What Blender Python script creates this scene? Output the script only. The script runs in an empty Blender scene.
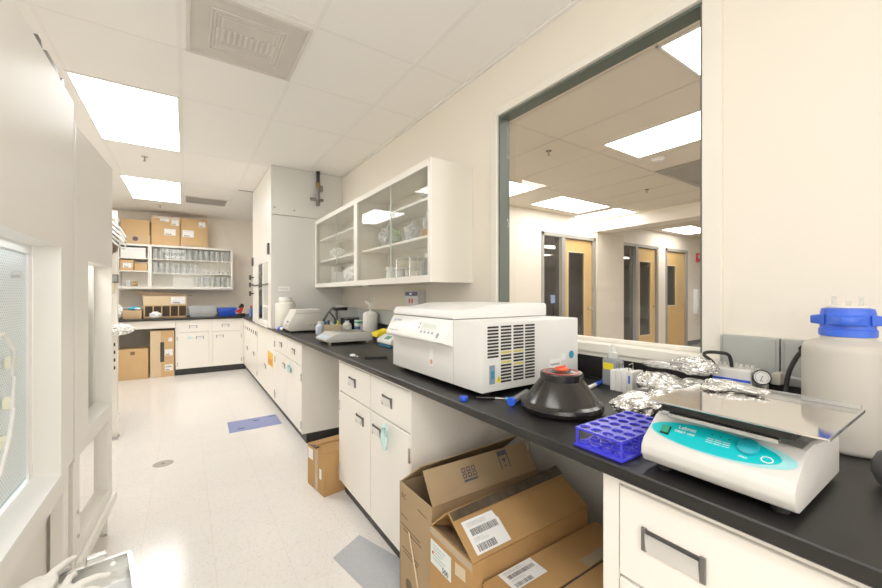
import bpy, bmesh, math, random
from mathutils import Vector, Matrix, noise, Euler

SC = bpy.context.scene
COL = SC.collection
RND = random.Random(7)
WM = {}                                     # world matrix of every object made here
I4 = Matrix.Identity(4)

# ------------------------------------------------------------------ materials
MATS = {}
def mat(name, color, rough=0.5, metal=0.0, var=0.04, scale=8.0, bump=0.0, bscale=60.0, alpha=None,
        emit=None, estr=0.0, spec=0.5, trans=0.0, coat=0.0):
    if name in MATS: return MATS[name]
    m = bpy.data.materials.new(name); m.use_nodes = True
    nt = m.node_tree; b = nt.nodes['Principled BSDF']
    b.inputs['Roughness'].default_value = rough
    b.inputs['Metallic'].default_value = metal
    b.inputs['Specular IOR Level'].default_value = spec
    b.inputs['Coat Weight'].default_value = coat
    tc = nt.nodes.new('ShaderNodeTexCoord')
    n = nt.nodes.new('ShaderNodeTexNoise'); n.inputs['Scale'].default_value = scale
    n.inputs['Detail'].default_value = 3
    nt.links.new(tc.outputs['Object'], n.inputs['Vector'])
    mx = nt.nodes.new('ShaderNodeMix'); mx.data_type = 'RGBA'
    c = Vector(color[:3])
    mx.inputs['A'].default_value = (*(c*(1-var)), 1); mx.inputs['B'].default_value = (*[min(1, v*(1+var)) for v in c], 1)
    nt.links.new(n.outputs['Fac'], mx.inputs['Factor'])
    nt.links.new(mx.outputs['Result'], b.inputs['Base Color'])
    if bump:
        n2 = nt.nodes.new('ShaderNodeTexNoise'); n2.inputs['Scale'].default_value = bscale; n2.inputs['Detail'].default_value = 4
        nt.links.new(tc.outputs['Object'], n2.inputs['Vector'])
        bp = nt.nodes.new('ShaderNodeBump'); bp.inputs['Strength'].default_value = bump; bp.inputs['Distance'].default_value = 0.01
        nt.links.new(n2.outputs['Fac'], bp.inputs['Height']); nt.links.new(bp.outputs['Normal'], b.inputs['Normal'])
    if emit:
        b.inputs['Emission Color'].default_value = (*emit, 1); b.inputs['Emission Strength'].default_value = estr
    if trans: b.inputs['Transmission Weight'].default_value = trans
    if alpha is not None: b.inputs['Alpha'].default_value = alpha
    MATS[name] = m
    return m

def glass(name, tint=(1, 1, 1), body=0.0, bodycol=(.9, .92, .92), refl=1.0, rough=0.0):
    """thin sheet: tinted transparency + fresnel gloss + a little milky body"""
    if name in MATS: return MATS[name]
    m = bpy.data.materials.new(name); m.use_nodes = True; nt = m.node_tree
    for n in list(nt.nodes):
        if n.type != 'OUTPUT_MATERIAL': nt.nodes.remove(n)
    out = [n for n in nt.nodes if n.type == 'OUTPUT_MATERIAL'][0]
    tr = nt.nodes.new('ShaderNodeBsdfTransparent'); tr.inputs['Color'].default_value = (*tint, 1)
    df = nt.nodes.new('ShaderNodeBsdfDiffuse'); df.inputs['Color'].default_value = (*bodycol, 1)
    tl = nt.nodes.new('ShaderNodeBsdfTranslucent'); tl.inputs['Color'].default_value = (*bodycol, 1)
    ad = nt.nodes.new('ShaderNodeMixShader'); ad.inputs[0].default_value = .4
    nt.links.new(df.outputs[0], ad.inputs[1]); nt.links.new(tl.outputs[0], ad.inputs[2])
    m1 = nt.nodes.new('ShaderNodeMixShader'); m1.inputs[0].default_value = body
    nt.links.new(tr.outputs[0], m1.inputs[1]); nt.links.new(ad.outputs[0], m1.inputs[2])
    gl = nt.nodes.new('ShaderNodeBsdfGlossy'); gl.inputs['Roughness'].default_value = rough
    lw = nt.nodes.new('ShaderNodeLayerWeight'); lw.inputs['Blend'].default_value = .5      # facing = 1-|cos|, same for both sides
    pw = nt.nodes.new('ShaderNodeMath'); pw.operation = 'POWER'; pw.inputs[1].default_value = 5
    nt.links.new(lw.outputs['Facing'], pw.inputs[0])
    mu = nt.nodes.new('ShaderNodeMath'); mu.operation = 'MULTIPLY_ADD'; mu.inputs[1].default_value = .96*refl; mu.inputs[2].default_value = .04*refl
    nt.links.new(pw.outputs[0], mu.inputs[0])
    m2 = nt.nodes.new('ShaderNodeMixShader')
    nt.links.new(mu.outputs[0], m2.inputs[0]); nt.links.new(m1.outputs[0], m2.inputs[1]); nt.links.new(gl.outputs[0], m2.inputs[2])
    nt.links.new(m2.outputs[0], out.inputs[0])
    MATS[name] = m
    return m

def floor_mat():
    m = mat('vinyl floor', (.82, .785, .745), rough=.16, var=.03, scale=2.0)
    nt = m.node_tree; b = nt.nodes['Principled BSDF']
    tc = nt.nodes.new('ShaderNodeTexCoord')
    v = nt.nodes.new('ShaderNodeTexVoronoi'); v.inputs['Scale'].default_value = 130
    nt.links.new(tc.outputs['Object'], v.inputs['Vector'])
    r = nt.nodes.new('ShaderNodeValToRGB')
    r.color_ramp.elements[0].position = .62; r.color_ramp.elements[0].color = (0, 0, 0, 1)
    r.color_ramp.elements[1].position = .95; r.color_ramp.elements[1].color = (1, 1, 1, 1)
    nt.links.new(v.outputs['Color'], r.inputs[0])
    src = b.inputs['Base Color'].links[0].from_socket
    mx = nt.nodes.new('ShaderNodeMix'); mx.data_type = 'RGBA'
    nt.links.new(r.outputs[0], mx.inputs['Factor']); nt.links.new(src, mx.inputs['A'])
    mx.inputs['B'].default_value = (.72, .69, .65, 1)
    # tile seams, 12 inch tiles
    br = nt.nodes.new('ShaderNodeTexBrick'); br.offset = 0
    br.inputs['Scale'].default_value = 1; br.inputs['Brick Width'].default_value = .3048; br.inputs['Row Height'].default_value = .3048
    br.inputs['Mortar Size'].default_value = .0012
    br.inputs['Color1'].default_value = (1, 1, 1, 1); br.inputs['Color2'].default_value = (.975, .975, .975, 1); br.inputs['Mortar'].default_value = (.86, .85, .84, 1)
    nt.links.new(tc.outputs['Object'], br.inputs['Vector'])
    ml = nt.nodes.new('ShaderNodeMix'); ml.data_type = 'RGBA'; ml.blend_type = 'MULTIPLY'; ml.inputs['Factor'].default_value = 1
    nt.links.new(mx.outputs['Result'], ml.inputs['A']); nt.links.new(br.outputs['Color'], ml.inputs['B'])
    nt.links.new(ml.outputs['Result'], b.inputs['Base Color'])
    return m

def perforated_mat():
    m = mat('perforated sheet', (.80, .86, .88), rough=.4, var=.01)
    nt = m.node_tree; b = nt.nodes['Principled BSDF']
    tc = nt.nodes.new('ShaderNodeTexCoord'); mp = nt.nodes.new('ShaderNodeMapping')
    mp.inputs['Rotation'].default_value = (math.radians(45), 0, 0)
    nt.links.new(tc.outputs['Object'], mp.inputs['Vector'])
    v = nt.nodes.new('ShaderNodeTexVoronoi'); v.inputs['Scale'].default_value = 88; v.inputs['Randomness'].default_value = 0
    nt.links.new(mp.outputs[0], v.inputs['Vector'])
    lt = nt.nodes.new('ShaderNodeMath'); lt.operation = 'LESS_THAN'; lt.inputs[1].default_value = .40
    nt.links.new(v.outputs['Distance'], lt.inputs[0])
    mx = nt.nodes.new('ShaderNodeMix'); mx.data_type = 'RGBA'
    mx.inputs['A'].default_value = (.82, .90, .94, 1); mx.inputs['B'].default_value = (.22, .33, .40, 1)
    nt.links.new(lt.outputs[0], mx.inputs['Factor']); nt.links.new(mx.outputs['Result'], b.inputs['Base Color'])
    return m

def tile_mat(name, color, var):
    return mat(name, color, rough=.95, var=var, scale=90, bump=.15, bscale=200, spec=.1)

WALL = mat('cream wall paint', (.87, .815, .725), rough=.6, var=.012, scale=3, bump=.03, bscale=90, spec=.3)
WALLB = mat('beige back wall paint', (.83, .77, .68), rough=.6, var=.012, scale=3, spec=.3)
TRIM = mat('cream gloss trim', (.86, .82, .74), rough=.35, var=.01)
CEIL = tile_mat('white ceiling tile', (.90, .885, .85), .02)
CEIL2 = tile_mat('beige mineral ceiling tile', (.74, .67, .57), .07)
TBAR = mat('ceiling grid metal', (.85, .835, .80), rough=.4, var=.01)
FLOOR = floor_mat()
CAB = mat('cream enamel cabinet', (.89, .86, .80), rough=.32, var=.012, scale=4)
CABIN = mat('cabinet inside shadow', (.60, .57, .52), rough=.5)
TOE = mat('black vinyl toe kick', (.008, .008, .008), rough=.45)
EPOXY = mat('black epoxy worktop', (.0075, .007, .007), rough=.42, var=.3, scale=14, bump=.02, bscale=120)
STEEL = mat('brushed steel', (.66, .66, .65), rough=.25, metal=1, var=.05, scale=30)
CHROME = mat('chrome', (.80, .80, .80), rough=.12, metal=1, var=.02)
DARKMETAL = mat('dark bronze metal', (.10, .085, .075), rough=.35, metal=.6)
DARK = mat('dark recess', (.05, .048, .045), rough=.6)
GREENFRAME = mat('dark green window frame', (.10, .125, .10), rough=.45, var=.05)
BEIGEWHITE = mat('beige white enamel', (.86, .835, .785), rough=.38, var=.01, scale=3)
WHITE = mat('white plastic', (.86, .86, .84), rough=.35, var=.01)
OFFW = mat('instrument white', (.76, .76, .74), rough=.38, var=.01)
GREYW = mat('instrument light grey', (.60, .59, .555), rough=.42, var=.015)
GREY = mat('mid grey plastic', (.33, .34, .34), rough=.5)
RACEWAY = mat('grey painted steel', (.40, .415, .40), rough=.45, var=.02)
BLACK = mat('black plastic', (.007, .007, .007), rough=.3)
RUBBER = mat('black rubber', (.009, .009, .009), rough=.6)
BLUE = mat('bright blue plastic', (.02, .10, .72), rough=.35, var=.04)
CAPBLUE = mat('carboy cap blue', (.035, .13, .75), rough=.4, var=.04)
RACKBLUE = mat('violet blue plastic', (.040, .040, .62), rough=.3, var=.04)
TEAL = mat('teal label', (.0, .50, .56), rough=.35, var=.02)
TEALPALE = mat('pale teal label edge', (.33, .70, .74), rough=.35, var=.02)
TEALK = mat('teal knob', (.01, .36, .45), rough=.4)
GREEN = mat('green switch', (.0, .25, .12), rough=.35)
ORANGE = mat('orange red plastic', (.80, .09, .02), rough=.35)
RED = mat('red plastic', (.65, .03, .02), rough=.4)
YELLOW = mat('yellow label', (.90, .72, .01), rough=.5)
YORANGE = mat('amber sticker', (.90, .50, .03), rough=.5)
CYAN = mat('pale cyan glove', (.62, .85, .84), rough=.6)
LATEX = mat('white latex', (.85, .82, .77), rough=.55, bump=.12, bscale=45)
BAG = mat('white plastic film', (.86, .85, .83), rough=.35, bump=.5, bscale=40)
PAPER = mat('white label paper', (.86, .86, .85), rough=.7, var=.01)
INK = mat('black print', (.05, .05, .05), rough=.8)
INKG = mat('grey print', (.09, .09, .11), rough=.8)
WHITEINK = mat('white print', (.88, .92, .92), rough=.6)
CARD = mat('tan cardboard', (.40, .285, .165), rough=.85, var=.10, scale=6, bump=.08, bscale=30, spec=.15)
CARDO = mat('orange brown cardboard', (.46, .265, .105), rough=.82, var=.10, scale=5, bump=.08, bscale=30, spec=.2)
CARDD = mat('dark cardboard inside', (.20, .125, .065), rough=.9, var=.1)
CARDP = mat('pale cardboard', (.72, .565, .36), rough=.85, var=.06, scale=6, spec=.15)
TAPE = mat('clear packing tape', (.46, .35, .22), rough=.15, var=.1, spec=.8)
WOOD = mat('maple door veneer', (.72, .46, .17), rough=.4, var=.10, scale=3)
FRAMEG = mat('grey door frame', (.34, .32, .285), rough=.5)
POLY = mat('natural polyethylene', (.80, .77, .70), rough=.42, var=.03, scale=3, trans=.0)
POLYG = glass('clear grey bottle', (.80, .84, .86), body=.55, bodycol=(.62, .66, .68), refl=.6)
MAT_BLUE = mat('blue floor film', (.21, .25, .50), rough=.4, var=.06, scale=20)
MAT_GREY = mat('grey floor film', (.42, .43, .46), rough=.4, var=.12, scale=60)
PERF = perforated_mat()
PANE = glass('window pane', (.985, .99, .985), body=0.0, refl=.8)
CABGLASS = glass('cabinet sliding glass', (.985, .99, .985), body=.01, refl=.55)
DOORGLASS = glass('office door glass', (.66, .64, .60), body=.04, bodycol=(.3, .28, .25), refl=1.0)
WARE = glass('glassware', (.975, .98, .98), body=.38, bodycol=(.96, .97, .97), refl=.8)
BAGC = glass('clear crinkled film', (.97, .98, .98), body=.58, bodycol=(.93, .95, .95), refl=1.6, rough=.15)
WAREG = glass('green tinted glassware', (.93, .98, .90), body=.25, bodycol=(.68, .85, .58), refl=1.2)
ACRY = glass('clear acrylic', (.95, .96, .96), body=.25, bodycol=(.85, .87, .87), refl=1.0)
BLUEGLASS = mat('pale blue work surface', (.62, .74, .78), rough=.2)
LAMP = mat('lit light diffuser', (1, 1, 1), rough=.5, emit=(1.0, .988, .962), estr=14.0)
MIRROR = mat('polished stainless sheet', (.74, .72, .69), rough=.07, metal=1, var=.03, scale=10)
FOIL = mat('crumpled foil', (.74, .74, .73), rough=.24, metal=1, var=.03, bump=.6, bscale=55)

# ------------------------------------------------------------------ mesh builder
class MB:
    def __init__(s, M=None):
        s.bm = bmesh.new(); s.M = M or I4        # M maps authored coordinates to the world
    def _v(s, p): return s.bm.verts.new(s.M @ Vector(p))
    def _bevel(s, faces, bv, seg):
        if bv <= 0: return
        ed = list({e for f in faces for e in f.edges})
        bmesh.ops.bevel(s.bm, geom=ed, offset=bv, segments=seg, affect='EDGES', profile=.6, clamp_overlap=True)
    def hexa(s, P, bv=0, seg=2):
        v = [s._v(p) for p in P]
        fs = [s.bm.faces.new([v[i] for i in q]) for q in ((0,3,2,1),(4,5,6,7),(0,1,5,4),(1,2,6,5),(2,3,7,6),(3,0,4,7))]
        s._bevel(fs, bv, seg); return s
    def box(s, x0, x1, y0, y1, z0, z1, bv=0, seg=2):
        return s.hexa([(x0,y0,z0),(x1,y0,z0),(x1,y1,z0),(x0,y1,z0),(x0,y0,z1),(x1,y0,z1),(x1,y1,z1),(x0,y1,z1)], bv, seg)
    def prism(s, pts, axis, a, b, bv=0, seg=2):
        """polygon in the two other axes (in x,y,z order), extruded along axis from a to b"""
        def P(p, t):
            if axis == 'x': return (t, p[0], p[1])
            if axis == 'y': return (p[0], t, p[1])
            return (p[0], p[1], t)
        A = [s._v(P(p, a)) for p in pts]; B = [s._v(P(p, b)) for p in pts]
        fs = [s.bm.faces.new(A[::-1]), s.bm.faces.new(B)]
        n = len(pts)
        for i in range(n): fs.append(s.bm.faces.new([A[i], A[(i+1) % n], B[(i+1) % n], B[i]]))
        s._bevel(fs, bv, seg); return s
    def lathe(s, prof, c=(0,0,0), n=28, axis=(0,0,1), cap=True):
        ax = Vector(axis).normalized(); R = Vector((0,0,1)).rotation_difference(ax).to_matrix(); c = Vector(c)
        rings = []
        for r, z in prof:
            rings.append([s._v(c + R @ Vector((r*math.cos(2*math.pi*i/n), r*math.sin(2*math.pi*i/n), z))) for i in range(n)])
        for A, B in zip(rings, rings[1:]):
            for i in range(n): s.bm.faces.new([A[i], A[(i+1) % n], B[(i+1) % n], B[i]])
        if cap:
            s.bm.faces.new(rings[0][::-1]); s.bm.faces.new(rings[-1])
        return s
    def cyl(s, p0, p1, r, r1=None, n=16):
        p0 = Vector(p0); p1 = Vector(p1); d = p1-p0
        return s.lathe([(r, 0), (r if r1 is None else r1, d.length)], p0, n, d)
    def tube(s, pts, r, n=8, cap=True):
        pts = [Vector(p) for p in pts]; rings = []
        up = Vector((0, 0, 1))
        for i, p in enumerate(pts):
            t = (pts[min(i+1, len(pts)-1)] - pts[max(i-1, 0)]).normalized()
            a = t.cross(up)
            if a.length < .05: a = t.cross(Vector((1, 0, 0)))
            a.normalize(); b = a.cross(t).normalized()
            rr = r[i] if isinstance(r, (list, tuple)) else r
            rings.append([s._v(p + rr*(math.cos(2*math.pi*k/n)*a + math.sin(2*math.pi*k/n)*b)) for k in range(n)])
        for A, B in zip(rings, rings[1:]):
            for i in range(n): s.bm.faces.new([A[i], A[(i+1) % n], B[(i+1) % n], B[i]])
        if cap: s.bm.faces.new(rings[0][::-1]); s.bm.faces.new(rings[-1])
        return s
    def quad(s, a, b, c, d):
        s.bm.faces.new([s._v(p) for p in (a, b, c, d)]); return s
    def ngon(s, pts):
        s.bm.faces.new([s._v(p) for p in pts]); return s
    def sheet(s, P, nx, ny, t):
        """curved sheet: P(u,v)->point, thickness t along z"""
        top = [[s._v(P(i/nx, j/ny)) for j in range(ny+1)] for i in range(nx+1)]
        for i in range(nx):
            for j in range(ny): s.bm.faces.new([top[i][j], top[i+1][j], top[i+1][j+1], top[i][j+1]])
        return s
    def blob(s, c, size, seed=0, amp=.3, freq=3.0, sub=3, flat_bottom=None):
        r = bmesh.ops.create_icosphere(s.bm, subdivisions=sub, radius=1.0)
        off = Vector((seed*7.3, seed*3.1, seed*5.7)); c = Vector(c)
        for v in r['verts']:
            d = v.co.normalized()
            k = 1 + amp*noise.noise(d*freq+off) + amp*.6*noise.noise(d*freq*2.7+off)
            p = c + Vector((d.x*size[0], d.y*size[1], d.z*size[2]))*k
            if flat_bottom is not None and p.z < flat_bottom: p.z = flat_bottom
            v.co = s.M @ p
        return s
    def build(s, name, material, parent=None, smooth=35):
        bmesh.ops.recalc_face_normals(s.bm, faces=s.bm.faces)
        if parent is not None:
            inv = WM[parent.name].inverted(); base = WM[parent.name]
        else:
            cs = [v.co for v in s.bm.verts]
            lo = Vector([min(c[i] for c in cs) for i in range(3)]); hi = Vector([max(c[i] for c in cs) for i in range(3)])
            base = Matrix.Translation(((lo.x+hi.x)/2, (lo.y+hi.y)/2, lo.z)); inv = base.inverted()
        for v in s.bm.verts: v.co = inv @ v.co
        me = bpy.data.meshes.new(name); s.bm.to_mesh(me); s.bm.free()
        me.materials.append(material)
        if smooth:
            for p in me.polygons: p.use_smooth = True
            me.set_sharp_from_angle(angle=math.radians(smooth))
        o = bpy.data.objects.new(name, me); COL.objects.link(o)
        if parent is not None: o.parent = parent
        else: o.matrix_world = base
        WM[o.name] = base.copy()
        return o

def thing(name, label, cat, loc=(0,0,0), rz=0, group=None, rot=None):
    o = bpy.data.objects.new(name, None); COL.objects.link(o)
    o.empty_display_size = .05
    o.location = loc; o.rotation_euler = rot if rot else (0, 0, rz)
    WM[o.name] = Matrix.Translation(loc) @ Euler(o.rotation_euler).to_matrix().to_4x4()
    tag(o, label, cat, group); return o
def tag(o, label, cat, group=None, kind=None):
    o['label'] = label; o['category'] = cat
    if group: o['group'] = group
    if kind: o['kind'] = kind
    return o
def struct(o):
    o['kind'] = 'structure'; return o
def frame_of(o): return WM[o.name]
def dup(root, loc, rz=0.0, label=None, group=None):
    def cp(o, par):
        c = o.copy(); COL.objects.link(c)
        c.parent = par
        for ch in list(o.children): cp(ch, c)
        return c
    r = cp(root, None); r.location = loc; r.rotation_euler = (0, 0, rz)
    if label: r['label'] = label
    if group: r['group'] = group
    return r

def text(s, size, origin, xdir, ydir, material, parent, name='lettering', ext=.0004, align='LEFT'):
    cu = bpy.data.curves.new('t', 'FONT'); cu.body = s; cu.size = size; cu.extrude = ext; cu.align_x = align
    o = bpy.data.objects.new('t', cu); COL.objects.link(o)
    dg = bpy.context.evaluated_depsgraph_get()
    me = bpy.data.meshes.new_from_object(o.evaluated_get(dg))
    bpy.data.objects.remove(o); bpy.data.curves.remove(cu)
    x = Vector(xdir).normalized(); y = Vector(ydir); y = (y - x*y.dot(x)).normalized(); z = x.cross(y)
    M = Matrix((x, y, z)).transposed().to_4x4(); M.translation = Vector(origin)
    me.transform(WM[parent.name].inverted() @ M)
    me.materials.clear(); me.materials.append(material)
    t = bpy.data.objects.new(name, me); COL.objects.link(t); t.parent = parent; WM[t.name] = WM[parent.name].copy()
    return t

def lerp(a, b, t): return a + (b-a)*t
# key planes (metres): camera stands at x=0, y=0, z=1.3, corridor runs along +y
XW = 1.597; FX = .83; BT = .914; YB = 8.40; CH = 2.74; YH = 4.56

# ------------------------------------------------------------------ room shell
def S(name, mb, m, parent=None, smooth=0): return struct(mb.build(name, m, parent, smooth)) if parent is None else mb.build(name, m, parent, smooth)

S('floor', MB().box(-1.45, XW+.085, -2.6, YB+.15, -.05, 0), FLOOR)
S('ceiling', MB().box(-1.45, XW+.085, -2.6, YB+.15, CH, CH+.06), CEIL)
S('wall_back', MB().box(-1.45, XW+.15, YB, YB+.15, 0, CH), WALLB)
S('wall_left', MB().box(-1.45, -1.30, -2.6, YB, 0, CH), WALL)
S('wall_front', MB().box(-1.45, XW+.15, -2.75, -2.6, 0, CH), WALL)
# right wall with its window opening (y .63-1.744, z 1.06-2.39)
WY0, WY1, WZ0, WZ1 = .627, 1.744, 1.06, 2.391
w = MB()
w.box(XW, XW+.085, -2.6, WY0, 0, CH).box(XW, XW+.085, WY1, YB, 0, CH)
w.box(XW, XW+.085, WY0, WY1, 0, WZ0).box(XW, XW+.085, WY0, WY1, WZ1, CH)
S('wall_right', w, WALL)
t = MB()                                                # T-bar grid of the suspended ceiling
for x in (-1.25, -.64, -.03, .585, 1.195): t.box(x-.012, x+.012, -2.6, YB, CH-.0012, CH)
for y in (-1.83, -.54, .76, 2.07, 2.70, 3.365, 4.64, 5.94, 7.25): t.box(-1.3, XW, y-.012, y+.012, CH-.0009, CH)
t.box(XW-.022, XW, -2.6, YB, CH-.014, CH-.001).box(-1.3, XW, YB-.022, YB, CH-.014, CH-.001)
S('trim_1', t, TBAR)
S('trim_2', MB().box(.60, .80, 5.90, 5.925, CH-.006, CH-.0045), DARK)       # open seam beside a ceiling tile
# window: cream casing on the wall, dark green inner frame, pane
win = S('window_1', MB().box(XW-.018, XW, WY1, WY1+.052, WZ0-.045, WZ1+.045, .004)
        .box(XW-.018, XW, WY0-.062, WY0, WZ0-.045, WZ1+.045, .004)
        .box(XW-.018, XW, WY0, WY1, WZ1, WZ1+.045, .004), TRIM)
g = MB()
g.box(XW+.001, XW+.082, WY1-.012, WY1, WZ0+.02, WZ1).box(XW+.001, XW+.082, WY0, WY0+.012, WZ0+.02, WZ1).box(XW+.001, XW+.082, WY0+.012, WY1-.012, WZ1-.012, WZ1)
S('window_frame', g, GREENFRAME, win)
S('window_sill', MB().box(XW-.030, XW+.082, WY0-.062, WY1+.052, WZ0-.028, WZ0+.012, .004).box(XW-.018, XW, WY0-.062, WY1+.052, WZ0-.10, WZ0-.028, .003)
  .box(XW+.055, XW+.082, WY0+.0125, WY1-.0125, WZ0+.012, WZ0+.03, .003), TRIM, win)
S('window_pane', MB().box(XW+.066, XW+.070, WY0+.0125, WY1-.0125, WZ0+.02, WZ1-.0125), PANE, win)
# black backsplash strips and grey panels along the walls
S('trim_3', MB().box(XW-.022, XW, -1.2, YH, BT, 1.012), EPOXY)
S('trim_4', MB().box(-1.25, .80, YB-.022, YB, BT, 1.05), RACEWAY)

# ------------------------------------------------------------------ next room behind the window
X1 = XW+.087; Y2 = 4.5
S('floor_beyond', MB().box(X1, 20.5, -4, 14.0, -.05, 0), mat('grey carpet', (.30, .27, .235), rough=.95, var=.2, scale=40))
S('ceiling_beyond', MB().box(X1, 20.5, -4, 14.0, CH, CH+.06), CEIL2)
t = MB()
for i in range(18): t.box(2.275+.6*i-.012 if i else 2.263, 2.275+.6*i+.012, -4, Y2, CH-.004, CH) if i < 8 else None
for y in (-1.4, -.2, 1.13, 2.325, 3.51): t.box(X1, 6.6, y-.012, y+.012, CH-.004, CH)
S('trim_5', t, mat('beige ceiling grid metal', (.66, .60, .52), rough=.5))
w = MB()
for a, b in ((X1, 5.12), (6.66, 7.58), (9.06, 9.42), (10.50, 20.5)): w.box(a, b, Y2, Y2+.12, 0, CH)
w.box(X1, 20.5, Y2+.001, Y2+.119, 2.385, CH)
S('wall_beyond', w, mat('cream office wall', (.86, .785, .67), rough=.6, var=.01))
S('wall_east', MB().box(20.4, 20.5, -4, 14.0, 0, CH), WALL)
S('wall_south', MB().box(X1, 20.5, -4.1, -4, 0, CH), WALL)
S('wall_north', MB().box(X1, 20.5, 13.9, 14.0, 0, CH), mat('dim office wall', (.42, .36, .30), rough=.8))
S('beam', MB().box(6.63, 7.0, -4, Y2, 2.515, CH), WALL)
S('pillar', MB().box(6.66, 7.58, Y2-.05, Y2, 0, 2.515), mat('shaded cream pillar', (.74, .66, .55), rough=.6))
S('baseboard_beyond', MB().box(10.5, 20.4, Y2-.014, Y2, 0, .11), mat('dark rubber baseboard', (.12, .13, .13), rough=.6))
def office_door(n, x0, xs, x1, glass_rect, side=True):
    f = MB()
    f.box(x0, x0+.05, Y2-.02, Y2+.14, 0, 2.39).box(x1-.06, x1, Y2-.02, Y2+.14, 0, 2.39).box(x0, x1, Y2-.02, Y2+.14, 2.33, 2.39)
    if side: f.box(xs-.09, xs, Y2-.02, Y2+.14, 0, 2.34).box(x0, xs, Y2-.02, Y2+.14, 0, .10)
    d = S(f'door_{n}', f, FRAMEG)
    a, b, c, e = glass_rect
    l0, l1 = xs+.01, x1-.07
    lf = MB().box(l0, a, Y2+.03, Y2+.075, .01, 2.32).box(b, l1, Y2+.03, Y2+.075, .01, 2.32).box(a, b, Y2+.03, Y2+.075, .01, c).box(a, b, Y2+.03, Y2+.075, e, 2.32)
    lo = S('door_leaf', lf, WOOD, d)
    S('glazing_bead', MB().box(a-.02, a, Y2+.022, Y2+.03, c-.02, e+.02).box(b, b+.02, Y2+.022, Y2+.03, c-.02, e+.02).box(a-.02, b+.02, Y2+.022, Y2+.03, c-.02, c).box(a-.02, b+.02, Y2+.022, Y2+.03, e, e+.02),
      mat('pale maple bead', (.80, .66, .44), rough=.4), lo)
    S('door_pane', MB().box(a, b, Y2+.048, Y2+.054, c, e), DOORGLASS, lo)
    if side: S('sidelight_pane', MB().box(x0+.05, xs-.09, Y2+.05, Y2+.056, .10, 2.33), DOORGLASS, d)
    S('door_handle', MB().cyl((l1-.07, Y2+.03, 1.02), (l1-.07, Y2-.04, 1.02), .012).cyl((l1-.07, Y2-.035, 1.02), (l1-.19, Y2-.035, 1.02), .011), STEEL, d)
    return d
office_door(1, 5.12, 5.74, 6.66, (5.88, 6.36, .30, 2.08))
office_door(2, 7.58, 8.20, 9.06, (8.33, 8.80, .38, 2.02))
office_door(3, 9.42, 9.46, 10.50, (9.56, 9.98, 1.03, 1.98), side=False)

# ------------------------------------------------------------------ ceiling fixtures
LAMP2 = mat('lit office diffuser', (1, 1, 1), rough=.5, emit=(1.0, .975, .93), estr=9.5)
def ceiling_light(x0, x1, y0, y1, label, group):
    t = thing('ceiling_light', label, 'ceiling light', ((x0+x1)/2, (y0+y1)/2, CH-.012), group=group)
    f = MB(); e = .014
    f.box(x0-e, x0, y0-e, y1+e, CH-.010, CH-.001).box(x1, x1+e, y0-e, y1+e, CH-.010, CH-.001).box(x0, x1, y0-e, y0, CH-.010, CH-.001).box(x0, x1, y1, y1+e, CH-.010, CH-.001)
    f.build('frame', TBAR, t, 0)
    MB().box(x0, x1, y0, y1, CH-.008, CH-.002).build('diffuser', LAMP if x1 < XW else LAMP2, t, 0)
    return t
G1 = 'lit panels in the lab ceiling'; G2 = 'lit panels in the next room ceiling'
ceiling_light(-.635, -.055, 3.38, 4.63, 'large lit ceiling panel of the lab, the nearer one', G1)
ceiling_light(-.65, -.07, 5.955, 7.24, 'lit ceiling panel of the lab above the far cardboard boxes', G1)
ceiling_light(2.29, 2.88, -.09, 1.115, 'lit ceiling panel at the top right corner of the window', G2)
ceiling_light(3.34, 3.945, .95, 2.15, 'long lit ceiling panel in the middle of the window view', G2)
ceiling_light(3.33, 3.93, 3.52, 4.44, 'lit panel peeking out as a small triangle beside the green window frame', G2)
ceiling_light(4.58, 5.77, 3.63, 4.23, 'broad lit panel above the leftmost wooden office door', G2)
ceiling_light(5.98, 6.56, 3.62, 4.46, 'narrow lit panel directly beside the ceiling beam', G2)
G3 = 'lit panels seen through the office door glass'
ceiling_light(8.8, 9.7, 7.5, 8.0, 'lit panel seen high up through the leftmost office sidelight', G3)
ceiling_light(10.2, 11.2, 9.3, 9.8, 'lit panel seen as a thin streak through the leftmost sidelight and door glass', G3)
ceiling_light(13.6, 14.9, 8.2, 8.7, 'lit panel seen through the sidelight of the middle office door', G3)
ceiling_light(8.80, 10.0, 3.70, 4.28, 'lit panel on the far side of the ceiling beam', G2)

# square air diffuser with louvres (near) and the flat far grille
t = thing('ceiling_vent', 'large square grey air vent with slotted louvres in the near ceiling', 'ceiling vent', (.287, 2.40, CH-.02))
x0, x1, y0, y1 = .0, .575, 2.105, 2.69
f = MB()
for a, b, c, d in ((x0, x0+.02, y0, y1), (x1-.02, x1, y0, y1), (x0+.02, x1-.02, y0, y0+.02), (x0+.02, x1-.02, y1-.02, y1)): f.box(a, b, c, d, CH-.012, CH-.001)
VENTG = mat('grey vent metal', (.66, .63, .58), rough=.5, var=.06)
f.build('frame', VENTG, t, 0)
MB().box(x0+.02, x1-.02, y0+.02, y1-.02, CH-.005, CH-.002).build('backing', mat('vent backing', (.60, .57, .52), rough=.7), t, 0)
for k in range(4):
    i = .105+.017*k
    m = MB(); z = CH-.011+.0012*k
    for a, b, c, d in ((x0+i, x0+i+.008, y0+i, y1-i), (x1-i-.008, x1-i, y0+i, y1-i), (x0+i+.008, x1-i-.008, y0+i, y0+i+.008), (x0+i+.008, x1-i-.008, y1-i-.008, y1-i)): m.box(a, b, c, d, z, CH-.0052)
    m.build('louvre', VENTG, t, 0)
m = MB()
for k in range(11): m.box(x0+.135+.028*k, x0+.147+.028*k, y0+.25, y0+.36, CH-.014, CH-.006)
m.build('slot_plate', mat('pale vent slots', (.70, .67, .62), rough=.5), t, 0)
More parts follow.
